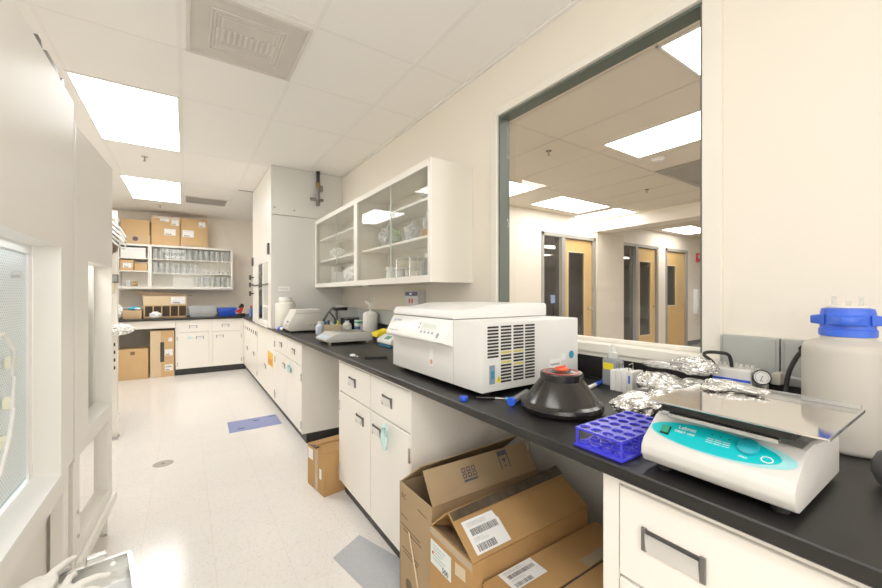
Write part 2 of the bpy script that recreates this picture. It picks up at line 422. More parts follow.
def grille(x0, x1, y0, y1, label, m1):
    t = thing('ceiling_vent', label, 'ceiling vent', ((x0+x1)/2, (y0+y1)/2, CH-.012))
    f = MB()
    for a, b, c, d in ((x0, x0+.02, y0, y1), (x1-.02, x1, y0, y1), (x0+.02, x1-.02, y0, y0+.02), (x0+.02, x1-.02, y1-.02, y1)): f.box(a, b, c, d, CH-.010, CH-.001)
    f.build('frame', m1, t, 0)
    s = MB(); n = int((y1-y0)/.03)
    for k in range(n):
        y = y0+.025+(y1-y0-.05)*k/n
        s.hexa([(x0+.02, y, CH-.009), (x1-.02, y, CH-.009), (x1-.02, y+.004, CH-.009), (x0+.02, y+.004, CH-.009), (x0+.02, y+.014, CH-.001), (x1-.02, y+.014, CH-.001), (x1-.02, y+.018, CH-.001), (x0+.02, y+.018, CH-.001)])
    s.build('slat', m1, t, 0)
    MB().box(x0+.02, x1-.02, y0+.02, y1-.02, CH-.0012, CH-.0004).build('backing', mat('vent backing', (.4, .4, .4)), t, 0)
grille(-.02, .545, 6.66, 7.17, 'flat grey slatted grille in the far lab ceiling', mat('pale vent metal', (.84, .825, .79), rough=.5))  # pale metal, lighter than the near vent
grille(4.56, 5.75, 1.16, 2.30, 'wide grey grille in the next room ceiling seen through the window', mat('brown grey vent', (.40, .36, .31), rough=.6))
def sprinkler(x, y, label, k=.72):
    t = thing('fire_sprinkler', label, 'sprinkler', (x, y, CH-.07))
    MB().lathe([(.030, CH-.007), (.030, CH-.002), (.028, CH-.001)], (x, y, 0), 16).build('escutcheon', CHROME, t)
    MB().cyl((x, y, CH-.04), (x, y, CH-.005), .006, n=8).build('stem', mat('dull brass', (.35, .28, .18), rough=.4, metal=.8), t)
    MB().lathe([(.012, CH-.050), (.014, CH-.047), (.004, CH-.042)], (x, y, 0), 10).build('deflector', mat('dull brass', (.35, .28, .18)), t)
sprinkler(-.361, 5.03, 'small ceiling sprinkler between the two lit panels of the lab')
sprinkler(-.347, 7.60, 'tiny ceiling sprinkler above the far cardboard boxes')
sprinkler(3.02, 2.56, 'ceiling sprinkler seen through the left part of the window')
sprinkler(5.25, 2.75, 'ceiling sprinkler in the next room in front of the beam')
t = thing('smoke_detector', 'small round pale detector on the next room ceiling beside the long lit panel', 'smoke detector', (4.16, 2.06, CH-.03))
MB().lathe([(.045, CH-.03), (.06, CH-.012), (.06, CH-.001)], (4.16, 2.06, 0), 20).build('housing', WHITE, t)
MB().lathe([(.07, CH-.006), (.07, CH-.0005)], (4.16, 2.06, 0), 20).build('base', WHITE, t)
# wall things in the next room
t = thing('fire_alarm', 'small red fire alarm high on the far wall of the next room', 'fire alarm', (11.06, Y2-.05, 2.13))
MB().box(10.98, 11.14, Y2-.05, Y2+.004, 2.13, 2.36, .01).build('housing', RED, t)
MB().box(11.02, 11.10, Y2-.056, Y2-.049, 2.22, 2.31).build('strobe', WHITE, t)
t = thing('wall_cabinet', 'slim white cabinet on the next room wall below the fire alarm', 'wall cabinet', (11.0, Y2-.09, .78))
MB().box(10.86, 11.14, Y2-.09, Y2-.001, .78, 1.42, .01).build('body', WHITE, t)
MB().box(10.89, 11.11, Y2-.098, Y2-.089, .82, 1.38, .004).build('door', OFFW, t)
t = thing('computer_monitor', 'glowing computer monitor behind the leftmost office sidelight', 'monitor', (6.08, 5.02, .75))
MB().box(5.95, 6.21, 5.0, 5.03, 1.11, 1.29, .006).build('bezel', BLACK, t)
MB().box(5.96, 6.20, 4.995, 5.001, 1.12, 1.28).build('screen', mat('lit screen', (.3, .45, .8), emit=(.45, .6, 1), estr=1.2), t)
MB().cyl((6.08, 5.02, .755), (6.08, 5.02, 1.12), .02).box(5.97, 6.19, 4.94, 5.10, .75, .76).build('stand', BLACK, t)
t = thing('desk', 'dark desk behind the leftmost office sidelight', 'desk', (6.1, 5.2, 0))
DESK = mat('dark desk', (.14, .12, .10), rough=.5)
MB().box(5.7, 6.6, 4.85, 5.5, .71, .75, .004).build('desktop', DESK, t)
for x in (5.74, 6.56):
    for y in (4.9, 5.45): MB().box(x-.025, x+.025, y-.025, y+.025, 0, .71).build('leg', DESK, t)
t = thing('banner', 'violet roll-up banner at the left edge of the leftmost sidelight', 'banner', (5.63, 4.92, 0))
MB().box(5.57, 5.69, 4.915, 4.92, .2, 1.72).build('cloth', mat('violet cloth', (.22, .12, .5), rough=.8), t)
MB().box(5.56, 5.70, 4.86, 4.98, 0, .04).cyl((5.63, 4.93, .03), (5.63, 4.93, 1.73), .008, n=8).build('stand', STEEL, t)

# ------------------------------------------------------------------ casework along the right wall
def pull(parent, o, u, n, w=.098, h=.044):
    """recessed steel pull: o centre on the face, u along the face, n out of it"""
    o = Vector(o); u = Vector(u); n = Vector(n); z = Vector((0, 0, 1))
    def P(a, b, c): return tuple(o + u*a + z*b + n*c)
    def bx(m, a0, a1, b0, b1, c0, c1): m.hexa([P(a0,b0,c0), P(a1,b0,c0), P(a1,b0,c1), P(a0,b0,c1), P(a0,b1,c0), P(a1,b1,c0), P(a1,b1,c1), P(a0,b1,c1)])
    r = MB(); bx(r, -w/2, w/2, -h/2, h/2, .0002, .0012)
    for s in (-1, 1): bx(r, s*w/2-.005, s*w/2+.005, -h/2-.003, h/2+.003, .0002, .006)
    r.build('handle_recess', mat('dark steel recess', (.20, .19, .18), rough=.4, metal=.6), parent, 0)
    b = MB()
    N = 6
    pr = [(-h/2 + h*.88*i/N, .0035+.0055*math.sin(math.pi*.5*i/N)) for i in range(N+1)]
    for (b0, c0), (b1, c1) in zip(pr, pr[1:]):
        b.hexa([P(-w/2+.005,b0,c0), P(w/2-.005,b0,c0), P(w/2-.005,b0,c0+.002), P(-w/2+.005,b0,c0+.002), P(-w/2+.005,b1,c1), P(w/2-.005,b1,c1), P(w/2-.005,b1,c1+.002), P(-w/2+.005,b1,c1+.002)])
    b.build('handle', mat('satin pull', (.80, .80, .79), rough=.28, metal=.8), parent, 40)
def front(parent, name, face, a0, a1, z0, z1, handle=None, hinge=None, hw=.098):
    """a door or drawer front. face 'R' = right wall run (plane x=FX), 'B' = back run (plane y=7.33)"""
    g = .0025
    if face == 'R': m = MB().box(FX, FX+.018, a0+g, a1-g, z0+g, z1-g, .0015, 1)
    else: m = MB().box(a0+g, a1-g, 7.33, 7.348, z0+g, z1-g, .0015, 1)
    d = m.build(name, CAB, parent, 0)
    if handle:
        if face == 'R': pull(d, (FX, handle[0], handle[1]), (0, -1, 0), (-1, 0, 0), hw)
        else: pull(d, (handle[0], 7.33, handle[1]), (1, 0, 0), (0, -1, 0), hw)
    if hinge is not None:
        for z in (lerp(z0, z1, .13), lerp(z0, z1, .84)):
            h = MB()
            if face == 'R': h.cyl((FX-.003, hinge, z-.033), (FX-.003, hinge, z+.033), .006, n=8)
            else: h.cyl((hinge, 7.327, z-.033), (hinge, 7.327, z+.033), .006, n=8)
            h.build('hinge', STEEL, d)
    return d
def carcass_R(t, y0, y1, ztop=BT-.031, rw=.008):
    MB().box(FX+.019, XW-.02, y0, y1, .087, ztop).build('carcass', CAB, t, 0)
    MB().box(FX+.04, XW-.02, y0+.004, y1-.004, 0, .0865).build('toe_kick', TOE, t, 0)
    f = MB()
    f.box(FX+.001, FX+.0188, y0, y0+.008, .087, ztop).box(FX+.001, FX+.0188, y1-rw, y1, .087, ztop).box(FX+.001, FX+.0188, y0+.008, y1-rw, ztop-.018, ztop)
    f.build('face_frame', CAB, t, 0)

t = thing('base_cabinet', 'nearest base cabinet below the rotator with wide top drawer', 'base cabinet', (1.2, .0, 0))
carcass_R(t, -1.0, .539, rw=.0385)
front(t, 'drawer', 'R', -.15, .500, .655, .862, (.383, .767), hw=.113)
front(t, 'drawer', 'R', -.15, .500, .38, .650, (.383, .52), hw=.113)
front(t, 'drawer', 'R', -.15, .500, .09, .375, (.383, .25), hw=.113)
front(t, 'door', 'R', -.98, -.155, .09, .862, (-.25, .6))

t = thing('base_cabinet', 'base cabinet below the centrifuge with two drawers over two doors', 'base cabinet', (1.2, 1.95, 0))
carcass_R(t, 1.475, 2.432)
front(t, 'drawer', 'R', 1.927, 2.422, .675, .863, (2.19, .772)); front(t, 'drawer', 'R', 1.485, 1.922, .675, .863, (1.714, .768))
front(t, 'door', 'R', 1.927, 2.422, .09, .670, (2.07, .578), 2.42); front(t, 'door', 'R', 1.485, 1.922, .09, .670, (1.834, .583), 1.487)

t = thing('base_cabinet', 'base cabinet below the white carboy, beyond the knee space with the small box', 'base cabinet', (1.2, 3.98, 0))
carcass_R(t, 3.392, 4.578)
front(t, 'drawer', 'R', 3.975, 4.566, .675, .863, (4.256, .768)); front(t, 'drawer', 'R', 3.404, 3.97, .675, .863, (3.693, .768))
front(t, 'door', 'R', 3.975, 4.566, .09, .670, (4.109, .572), 4.564); front(t, 'door', 'R', 3.404, 3.97, .09, .670, (3.84, .572), 3.406)
t = thing('base_cabinet', 'wide base cabinet under the fume hood with amber sticker on its door', 'base cabinet', (1.2, 5.2, 0))
carcass_R(t, 4.580, 5.838)
d = front(t, 'door', 'R', 4.592, 5.826, .09, .863, (5.22, .39), 4.594)
s = MB().box(FX-.0012, FX-.0002, 4.70, 5.02, .45, .61).build('sticker', YORANGE, d, 0)
MB().box(FX-.0024, FX-.0014, 4.74, 4.98, .47, .53).build('sticker', mat('darker amber print', (.75, .30, .02)), d, 0)
t = thing('base_cabinet', 'farthest base cabinet of the right run with slotted vents along its top', 'base cabinet', (1.2, 6.6, 0))
carcass_R(t, 5.842, 7.325)
d = front(t, 'door', 'R', 5.854, 6.58, .09, .863, (6.2, .42), 5.86); front(t, 'door', 'R', 6.585, 7.315, .09, .863, (6.9, .42), 7.305)
m = MB()
for k in range(6): m.box(FX-.0015, FX-.0003, 5.98+.21*k, 6.05+.21*k, .715, .765)
m.build('vent_slots', DARK, t, 0)
# worktops
wt = MB().box(.805, XW-.024, -1.2, 8.375, BT-.031, BT, .003, 1)
o = tag(wt.build('worktop', EPOXY, None, 30), 'long black worktop running along the right wall under all instruments', 'worktop')
S('trim_6', MB().box(XW-.012, XW-.0005, .541, 1.473, .001, BT-.033), mat('brightening back board', (.90, .90, .87), rough=.5))  # pale boards added to brighten the back of both knee spaces
S('trim_7', MB().box(XW-.012, XW-.0005, 2.434, 3.390, .001, BT-.033), mat('brightening back board', (.90, .90, .87)))
wt = MB().box(-1.25, .804, 7.30, 8.375, BT-.031, BT, .003, 1)
o = tag(wt.build('worktop', EPOXY, None, 30), 'black worktop along the back wall under the plastic bins', 'worktop')
# back run
t = thing('base_cabinet', 'back wall base cabinet below the grey and blue bins with two doors', 'base cabinet', (.35, 7.8, 0))
MB().box(-.138, .806, 7.349, 8.375, .102, BT-.031).build('carcass', CAB, t, 0)
MB().box(-.134, .862, 7.372, 8.37, 0, .1015).build('toe_kick', TOE, t, 0)
MB().box(-.138, -.118, 7.331, 7.3488, .102, BT-.031).box(.792, .828, 7.331, 7.3488, .102, BT-.031).box(-.118, .792, 7.331, 7.3488, .868, BT-.031).build('face_frame', CAB, t, 0)
front(t, 'drawer', 'B', -.118, .312, .685, .868, (.097, .772)); front(t, 'drawer', 'B', .36, .792, .685, .868, (.553, .773))
front(t, 'door', 'B', -.118, .312, .105, .680, (.187, .592), -.116); front(t, 'door', 'B', .36, .792, .105, .680, (.47, .595), .79)
MB().box(.314, .358, 7.331, 7.3488, .105, .868).build('stile', CAB, t, 0)
t = thing('knee_space_apron', 'cream apron panel below the back worktop above two cardboard boxes', 'apron panel', (-.6, 7.34, .765))
MB().box(-1.2, -.140, 7.332, 7.350, .765, BT-.0315, .002, 1).build('panel', CAB, t, 0)
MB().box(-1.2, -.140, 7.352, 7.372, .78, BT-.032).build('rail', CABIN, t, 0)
t = thing('support_panel', 'cream end panel holding the left end of the back worktop', 'support panel', (-1.2, 7.8, 0))
MB().box(-1.24, -1.205, 7.34, 8.37, 0, BT-.0315).build('panel', CAB, t, 0)
MB().box(-1.23, -1.21, 7.38, 8.36, -.0, .001).build('foot_strip', TOE, t, 0)
# grey panels mounted on the wall above the bench
def raceway(label, y0, y1, z0, z1, x=1.56):
    t = thing('wall_panel', label, 'wall panel', (XW, (y0+y1)/2, z0))
    MB().box(x, XW-.0005, y0, y1, z0, z1, .004).build('cover', RACEWAY, t)
    MB().box(x-.0012, x-.0002, y0+.006, y0+.010, z0+.006, z1-.006).box(x-.0012, x-.0002, y1-.010, y1-.006, z0+.006, z1-.006).build('seam', GREY, t, 0)
    return t
raceway('grey steel wall panel right of the window behind the gauge', .402, .563, 1.013, 1.158)
raceway('grey steel wall panel partly hidden behind the blue capped carboy', -.10, .398, 1.013, 1.158)
raceway('long grey steel wall panel under the glazed wall cabinet', 1.86, YH-.005, 1.013, 1.145)

# ------------------------------------------------------------------ glazed wall cabinet on the right wall
CX = 1.275
t = thing('wall_cabinet', 'cream wall cabinet with sliding glass doors above the centrifuge', 'wall cabinet', (1.43, 3.27, 1.375)); RCAB = t
y0, y1, z0, z1 = 2.0, 4.548, 1.375, 2.155
c = MB()
c.box(CX, XW-.001, y0, y0+.018, z0, z1).box(CX, XW-.001, y1-.018, y1, z0, z1).box(CX, XW-.001, y0+.018, y1-.018, z0, z0+.02).box(CX, XW-.001, y0+.018, y1-.018, z1-.02, z1)
c.box(XW-.012, XW-.001, y0+.018, y1-.018, z0+.02, z1-.02).box(CX+.01, XW-.012, 3.25, 3.275, z0+.02, z1-.02)
c.build('carcass', mat('ivory cabinet side', (.82, .785, .70), rough=.38, var=.01), t, 0)
f = MB()
f.box(CX-.012, CX, y0, y0+.032, z0, z1).box(CX-.012, CX, y1-.045, y1, z0, z1).box(CX-.012, CX, 3.225, 3.30, z0, z1)
for a, b in ((y0+.032, 3.225), (3.30, y1-.045)): f.box(CX-.012, CX, a, b, z1-.045, z1).box(CX-.012, CX, a, b, z0, z0+.045)
f.build('face_frame', CAB, t, 0)
for z in (1.690, 1.940):
    for a, b in ((y0+.018, 3.25), (3.275, y1-.018)): MB().box(CX+.045, XW-.013, a+.001, b-.001, z-.018, z).build('shelf', CAB, t, 0)
for a, b in ((2.60, 3.24), (2.018, 2.63), (3.85, 4.53), (3.277, 3.88)):
    x = CX+.012 if a in (2.60, 3.85) else CX+.024
    d = MB().box(x, x+.005, a, b, z0+.022, z1-.022).build('glass_door', CABGLASS, t, 0)
    MB().box(x-.002, x+.007, a, a+.007, z0+.022, z1-.022).build('glass_edge', mat('pale glass edge', (.62, .66, .60), rough=.2), d, 0)
for a, b in ((y0+.032, 3.225), (3.30, y1-.045)): MB().box(CX+.008, CX+.034, a, b, z0+.020, z0+.026).build('track', STEEL, t, 0)
MB().box(1.30, 1.34, 3.06, 3.20, z0-.012, z0-.0005, .003).build('latch', WHITE, t)

def bottle(x, y, z, r, h, label, body=POLY, capm=BLUE, cat='bottle', group=None, neck=.45, caph=.16):
    t = thing('bottle', label, cat, (x, y, z), group=group)
    hb = h*(1-caph)
    MB().lathe([(r*.92, z), (r, z+.05*h), (r, z+hb*.72), (r*.86, z+hb*.84), (r*neck, z+hb*.93), (r*neck, z+hb)], (x, y, 0), 20).build('body', body, t)
    MB().lathe([(r*neck*1.2, z+hb+.0005), (r*neck*1.25, z+hb+.01*h), (r*neck*1.2, z+h)], (x, y, 0), 16).build('cap', capm, t)
    return t
def beaker(x, y, z, r, h, label, m=WARE, group=None):
    t = thing('beaker', label, 'beaker', (x, y, z), group=group)
    MB().lathe([(r*.95, z+.001), (r, z+.006), (r, z+h*.94), (r*1.06, z+h), (r*.93, z+h*.97), (r*.92, z+.01), (.001, z+.008)], (x, y, 0), 16).build('glass_wall', m, t)
    MB().lathe([(r*1.005, z+h*.30), (r*1.005, z+h*.62)], (x, y, 0), 16, cap=False).build('white_marking', mat('faint white scale', (.8, .82, .82), rough=.5, alpha=.35), t)
    return t
def bag(x, y, z, sx, sy, sz, label, seed, m=BAG, cat='plastic bag', name='plastic_bag', group=None, knot=True):
    t = thing(name, label, cat, (x, y, z), group=group)
    MB().blob((x, y, z+sz*.5), (sx/2, sy/2, sz*.52), seed, .30, 4.2, 4, z+.001).build('film', m, t, 25)
    if knot: MB().blob((x, y, z+sz*1.02), (sx*.10, sy*.10, sz*.20), seed+3, .3, 3, 2).build('knot', m, t, 60)
    return t
zs1, zs2, zs3 = z0+.021, 1.691, 1.941
# near bay
bottle(1.44, 2.90, zs1, .045, .13, 'squat white jar left of two on the bottom shelf of the right cabinet near bay', WHITE, WHITE, 'jar', neck=.85, caph=.2)
bottle(1.44, 2.74, zs1, .045, .12, 'squat white jar right of two on the bottom shelf of the right cabinet near bay', WHITE, WHITE, 'jar', neck=.85, caph=.2)
tt = thing('glass_tray_rack', 'clear plastic rack on the bottom shelf of the right cabinet near bay', 'rack', (1.45, 2.5, zs1))
MB().box(1.36, 1.56, 2.44, 2.66, zs1+.17, zs1+.18).box(1.36, 1.56, 2.44, 2.66, zs1+.09, zs1+.095).build('shelf_plate', ACRY, tt, 0)
for x in (1.365, 1.555):
    for y in (2.445, 2.655): MB().cyl((x, y, zs1), (x, y, zs1+.17), .005, n=8).build('post', STEEL, tt)
bottle(1.46, 2.36, zs1, .035, .20, 'slim clear bottle on the bottom shelf of the right cabinet near bay', POLYG, WHITE)
bag(1.45, 2.97, zs2, .15, .18, .18, 'clear plastic bag on the middle shelf beside green glassware', 1, BAGC)
beaker(1.43, 2.80, zs2, .042, .13, 'green tinted beaker on the middle shelf of the right wall cabinet', WAREG)
beaker(1.49, 2.70, zs2, .040, .15, 'tall clear beaker right of the green beaker on the middle shelf', WARE)
bag(1.47, 2.56, zs2, .14, .12, .16, 'small crumpled clear bag near the centre of the middle shelf', 5, BAGC)
bag(1.47, 2.29, zs2, .14, .15, .20, 'bulging bag of clear plastic ware at the right end of the middle shelf', 9, BAGC)
tt = thing('small_box', 'small brown open box at the right end of the middle shelf', 'box', (1.36, 2.20, zs2))
MB().box(1.33, 1.375, 2.15, 2.22, zs2, zs2+.045, .002).build('body', CARDO, tt); MB().box(1.335, 1.370, 2.155, 2.215, zs2+.0452, zs2+.047).build('lining', CARDD, tt)
bag(1.46, 2.22, zs3, .18, .26, .07, 'flat pile of wrapped plastic pieces on the top shelf of the right cabinet near bay', 12, BAGC, knot=False)
# far bay
bag(1.46, 3.62, zs3, .14, .16, .06, 'small white packet with violet print on the top shelf of the far bay', 14, mat('pale violet film', (.68, .66, .80), rough=.4), knot=False)
bag(1.42, 4.18, zs2, .16, .16, .12, 'loose white film bag hanging over the middle shelf edge of the far bay', 17, BAG, knot=False)
bag(1.45, 3.74, zs1, .17, .44, .20, 'large heap of white plastic bags on the bottom shelf of the far bay', 21, BAG, knot=False)
tt = thing('cardboard_sleeve', 'upright grey carton standing at the far end of the bottom shelf of the far bay', 'carton', (1.46, 4.34, zs1))
MB().box(1.40, 1.54, 4.30, 4.40, zs1, zs1+.22, .003).build('body', GREYW, tt); MB().box(1.405, 1.535, 4.296, 4.2995, zs1+.05, zs1+.16).build('front_label', PAPER, tt)

# ------------------------------------------------------------------ fume hood
HX0, HY0, HY1 = .786, YH, 5.965
t = thing('fume_hood', 'tall light grey fume hood rising to the ceiling on the right run', 'fume hood', (1.19, 5.26, BT))
HOODG = mat('light grey hood side', (.665, .66, .625), rough=.35, var=.01)
MB().box(HX0+.0005, XW-.0015, HY0, HY0+.03, BT+.001, 2.188).build('side_panel', HOODG, t, 0)
MB().box(HX0+.0005, XW-.0015, HY0-.004, HY0+.03, 2.192, CH-.005).build('side_panel', HOODG, t, 0)
MB().box(HX0+.0005, XW-.0015, HY1-.03, HY1, BT+.001, CH-.005).build('side_panel', HOODG, t, 0)
MB().box(HX0, HX0+.03, HY0+.0305, HY1-.031, 1.745, CH-.005).build('front_panel', CAB, t, 0)
for a, b in ((HY0+.0305, 4.754), (5.50, HY1-.031)): MB().box(HX0, HX0+.028, a, b, BT+.001, 1.7445, .004, 1).build('corner_post', CAB, t)
MB().box(HX0, HX0+.07, 4.754, 5.50, 1.68, 1.7445).build('header', CAB, t, 0)
MB().box(HX0-.03, HX0+.10, 4.70, 5.56, BT+.002, .962, .008).build('sill', CAB, t)
MB().box(XW-.04, XW-.002, HY0+.031, HY1-.031, BT+.001, 1.9).box(HX0+.031, XW-.041, HY0+.031, HY1-.031, 1.9, 1.93).build('liner', mat('pale hood liner', (.70, .70, .67), rough=.5), t, 0)
sa = MB().box(HX0+.008, HX0+.016, 5.17, 5.495, .965, 1.68).build('sash', mat('dark sash glass', (.03, .03, .028), rough=.08), t, 0)
MB().box(HX0+.004, HX0+.020, 4.76, 5.17, 1.14, 1.165).box(HX0+.004, HX0+.02, 5.145, 5.17, .965, 1.68).build('sash_frame', CAB, t, 0)
MB().box(HX0+.010, HX0+.016, 4.76, 5.144, 1.166, 1.68).box(HX0+.010, HX0+.016, 4.76, 5.144, .965, 1.139).build('sash_glass', mat('bright sash pane', (.70, .69, .64), rough=.15), t, 0)
MB().cyl((HX0-.012, 4.70, 1.415), (HX0-.012, 5.87, 1.415), .008, n=10).build('lock_bar', DARKMETAL, t)
MB().box(HX0-.02, HX0, 4.655, 4.72, 1.75, 1.88, .004).build('latch', DARKMETAL, t)
MB().box(HX0-.02, HX0, 5.88, 5.95, 1.69, 1.81, .004).build('latch', DARKMETAL, t)
for z in (1.53, 1.425, 1.305):
    v = MB().cyl((HX0, 5.86, z), (HX0-.035, 5.86, z), .010, n=10).build('valve', DARKMETAL, t)
    MB().cyl((HX0-.035, 5.86, z), (HX0-.06, 5.86, z), .034, n=12).build('valve_knob', DARKMETAL, v)
MB().box(.86, .98, HY0-.0055, HY0-.0005, 1.335, 1.385).build('name_plate', WHITE, t, 0)
text('FUME HOOD', .016, (.870, HY0-.006, 1.352), (1, 0, 0), (0, 0, 1), INKG, t)
for x, z in ((.82, 2.27), (1.03, 2.26), (1.38, 2.24)): MB().cyl((x, HY0-.006, z), (x, HY0-.003, z), .009, n=8).build('screw', STEEL, t)
# sprinkler-like pipe assembly on the hood side
t = thing('pipe_valve', 'short dark vertical pipe with chrome valve high on the fume hood side', 'pipe valve', (1.287, HY0-.05, 2.33))
px, py = 1.287, HY0-.055
MB().cyl((px, py, 2.60), (px, py, 2.736), .022, n=12).build('pipe', BLACK, t)
MB().cyl((px, py, 2.545), (px, py, 2.60), .027, n=12).build('brass_joint', mat('aged brass', (.28, .21, .09), rough=.4, metal=.8), t)
MB().cyl((px, py, 2.40), (px, py, 2.545), .024, n=12).box(px+.015, px+.05, py-.03, py+.015, 2.50, 2.57, .004).build('valve_body', mat('dark chrome', (.22, .20, .21), rough=.3, metal=.8), t)
MB().cyl((px-.09, py, 2.405), (px+.06, py, 2.405), .018, n=12).build('cross_pipe', mat('dark chrome', (.34, .32, .34)), t)
MB().cyl((px, py, 2.335), (px, py, 2.40), .022, n=12).build('end_cap', DARKMETAL, t)
MB().box(px-.03, px+.03, py, HY0-.006, 2.455, 2.475).build('bracket', STEEL, t)

# ------------------------------------------------------------------ back wall cabinets
t = thing('wall_cabinet', 'open shelf cabinet at the left end of the back wall', 'wall cabinet', (-.74, 8.22, 1.385))
FY = 8.06; a, b, z0, z1 = -.925, -.515, 1.385, 2.135
c = MB().box(a, a+.018, FY, YB-.001, z0, z1).box(b-.018, b, FY, YB-.001, z0, z1).box(a+.018, b-.018, FY, YB-.001, z0, z0+.04).box(a+.018, b-.018, FY, YB-.001, z1-.03, z1).box(a+.018, b-.018, YB-.012, YB-.001, z0+.04, z1-.03)
c.build('carcass', CAB, t, 0)
for z in (1.690, 1.905): MB().box(a+.0185, b-.0185, FY+.02, YB-.013, z-.018, z).build('shelf', CAB, t, 0)
t = thing('wall_cabinet', 'glass fronted cabinet full of beakers on the back wall', 'wall cabinet', (.11, 8.22, 1.385))
a, b = -.513, .722
c = MB().box(a, a+.03, FY, YB-.001, z0, z1).box(b-.03, b, FY, YB-.001, z0, z1).box(a+.03, b-.03, FY, YB-.001, z0, z0+.045).box(a+.03, b-.03, FY, YB-.001, z1-.03, z1).box(a+.03, b-.03, YB-.012, YB-.001, z0+.045, z1-.03)
c.build('carcass', CAB, t, 0)
for z in (1.665, 1.905): MB().box(a+.0305, b-.0305, FY+.03, YB-.013, z-.016, z).build('shelf', CAB, t, 0)
for i, (p, q) in enumerate(((a+.031, .12), (.10, b-.031))): MB().box(p, q, FY+.006+.009*i, FY+.010+.009*i, z0+.046, z1-.031).build('glass_door', CABGLASS, t, 0)
ORD = ['first', 'second', 'third', 'fourth', 'fifth', 'sixth', 'seventh', 'eighth', 'ninth', 'tenth', 'eleventh', 'twelfth', 'thirteenth', 'fourteenth', 'fifteenth']
bk = [None]
GB = 'beakers in the back wall glass cabinet'
def put_beaker(x, y, z, label, s=1.0):
    if bk[0] is None: bk[0] = beaker(x, y, z, .036, .088, label, WARE, GB)
    else:
        c = dup(bk[0], (x, y, z), 0, label, GB); c.scale = (s, s, s)
def row(n, xs, dx, z, shelf, tier, s=1.0, y=8.16):
    for i in range(n): put_beaker(xs+dx*i, y, z, f'glass beaker, {ORD[i]} from left in the {tier} of the {shelf} shelf, back cabinet', s)
row(14, -.435, .083, 1.906, 'top', 'lower tier'); row(14, -.435, .083, 1.995, 'top', 'upper tier')
row(8, -.435, .083, 1.666, 'middle', 'lower tier'); row(8, -.435, .083, 1.755, 'middle', 'upper tier', .95)
row(6, .265, .078, 1.666, 'middle', 'right group', .55)
row(7, .16, .083, 1.431, 'bottom', 'lower tier'); row(7, .16, .083, 1.52, 'bottom', 'upper tier')
tt = thing('glassware_sheet', 'white paper liner behind the beakers in the middle of the top back shelf', 'paper', (-.05, 8.22, 1.906))
MB().box(-.26, .10, 8.215, 8.218, 1.906, 2.085).build('sheet', PAPER, tt, 0)
for i in range(4): MB().box(-.20+.085*i, -.17+.085*i, 8.213, 8.2148, 1.95, 2.06).build('fold', mat('grey fold', (.6, .62, .63)), tt, 0)

# ------------------------------------------------------------------ cardboard boxes
def carton(name, label, x0, x1, y0, y1, z0, z1, m, rz=0, cat='cardboard box', group=None, openup=False, tape=None):
    """world-axis carton; returns the thing. Walls of an open carton are thin shells."""
    t = thing(name, label, cat, ((x0+x1)/2, (y0+y1)/2, z0), group=group)
    th = .005
    if openup:
        b = MB().box(x0, x1, y0, y0+th, z0, z1).box(x0, x1, y1-th, y1, z0, z1).box(x0, x0+th, y0+th, y1-th, z0, z1).box(x1-th, x1, y0+th, y1-th, z0, z1).box(x0+th, x1-th, y0+th, y1-th, z0, z0+th)
    else: b = MB().box(x0, x1, y0, y1, z0, z1, .004, 2)
    b.build('body', m, t, 30)
    return t
def flap(t, p0, p1, q1, q0, m, th=.005, name='flap'):
    """flat board with corners p0 p1 (hinge) q1 q0 (free edge)"""
    p0, p1, q1, q0 = map(Vector, (p0, p1, q1, q0))
    n = (p1-p0).cross(q0-p0).normalized()*th
    return MB().hexa([p0, p1, q1, q0, p0+n, p1+n, q1+n, q0+n]).build(name, m, t, 0)
def label_on(t, o, u, v, w, h, bars=2, name='shipping_label', m=PAPER, torn=False):
    """paper label: corner o, along u (width) and v (height); bar codes and text lines as flat prints"""
    o = Vector(o); u = Vector(u).normalized(); v = Vector(v); v = (v-u*v.dot(u)).normalized(); n = u.cross(v)*.0006
    P = lambda a, b, k=1: tuple(o+u*a+v*b+n*k)
    pts = [P(0, 0), P(w, 0), P(w, h*.72), P(w*.96, h*.80), P(w*.93, h), P(0, h)] if torn else [P(0, 0), P(w, 0), P(w, h), P(0, h)]
    L = MB().ngon(pts).build(name, m, t, 0)
    r = random.Random(int(w*1e4)+int(h*1e4))
    def code(a0, a1, b0, b1):
        k = MB(); x = a0
        while x < a1-.002:
            d = r.choice((.0012, .0018, .003)); k.quad(P(x, b0, 2), P(min(x+d, a1), b0, 2), P(min(x+d, a1), b1, 2), P(x, b1, 2)); x += d+r.choice((.0012, .002))
        k.build('barcode', INK, L, 0)
    if bars >= 1: code(w*.10, w*.62, h*.06, h*.26)
    if bars >= 2: code(w*.12, w*.90, h*.52, h*.72)
    k = MB()
    for i in range(4): k.quad(P(w*.1, h*(.34+.035*i), 2), P(w*r.uniform(.3, .6), h*(.34+.035*i), 2), P(w*.5, h*(.345+.035*i), 2), P(w*.1, h*(.345+.035*i), 2))
    for i in range(4): k.quad(P(w*.1, h*(.80+.035*i), 2), P(w*r.uniform(.5, .85), h*(.80+.035*i), 2), P(w*.7, h*(.806+.035*i), 2), P(w*.1, h*(.806+.035*i), 2))
    k.build('printed_lines', INKG, L, 0)
    return L
CARDB = mat('light brown cardboard', (.62, .41, .205), rough=.85, var=.08, scale=6, spec=.15); CARDB2 = mat('light tan cardboard', (.58, .41, .235), rough=.85, var=.08, scale=6, spec=.15)
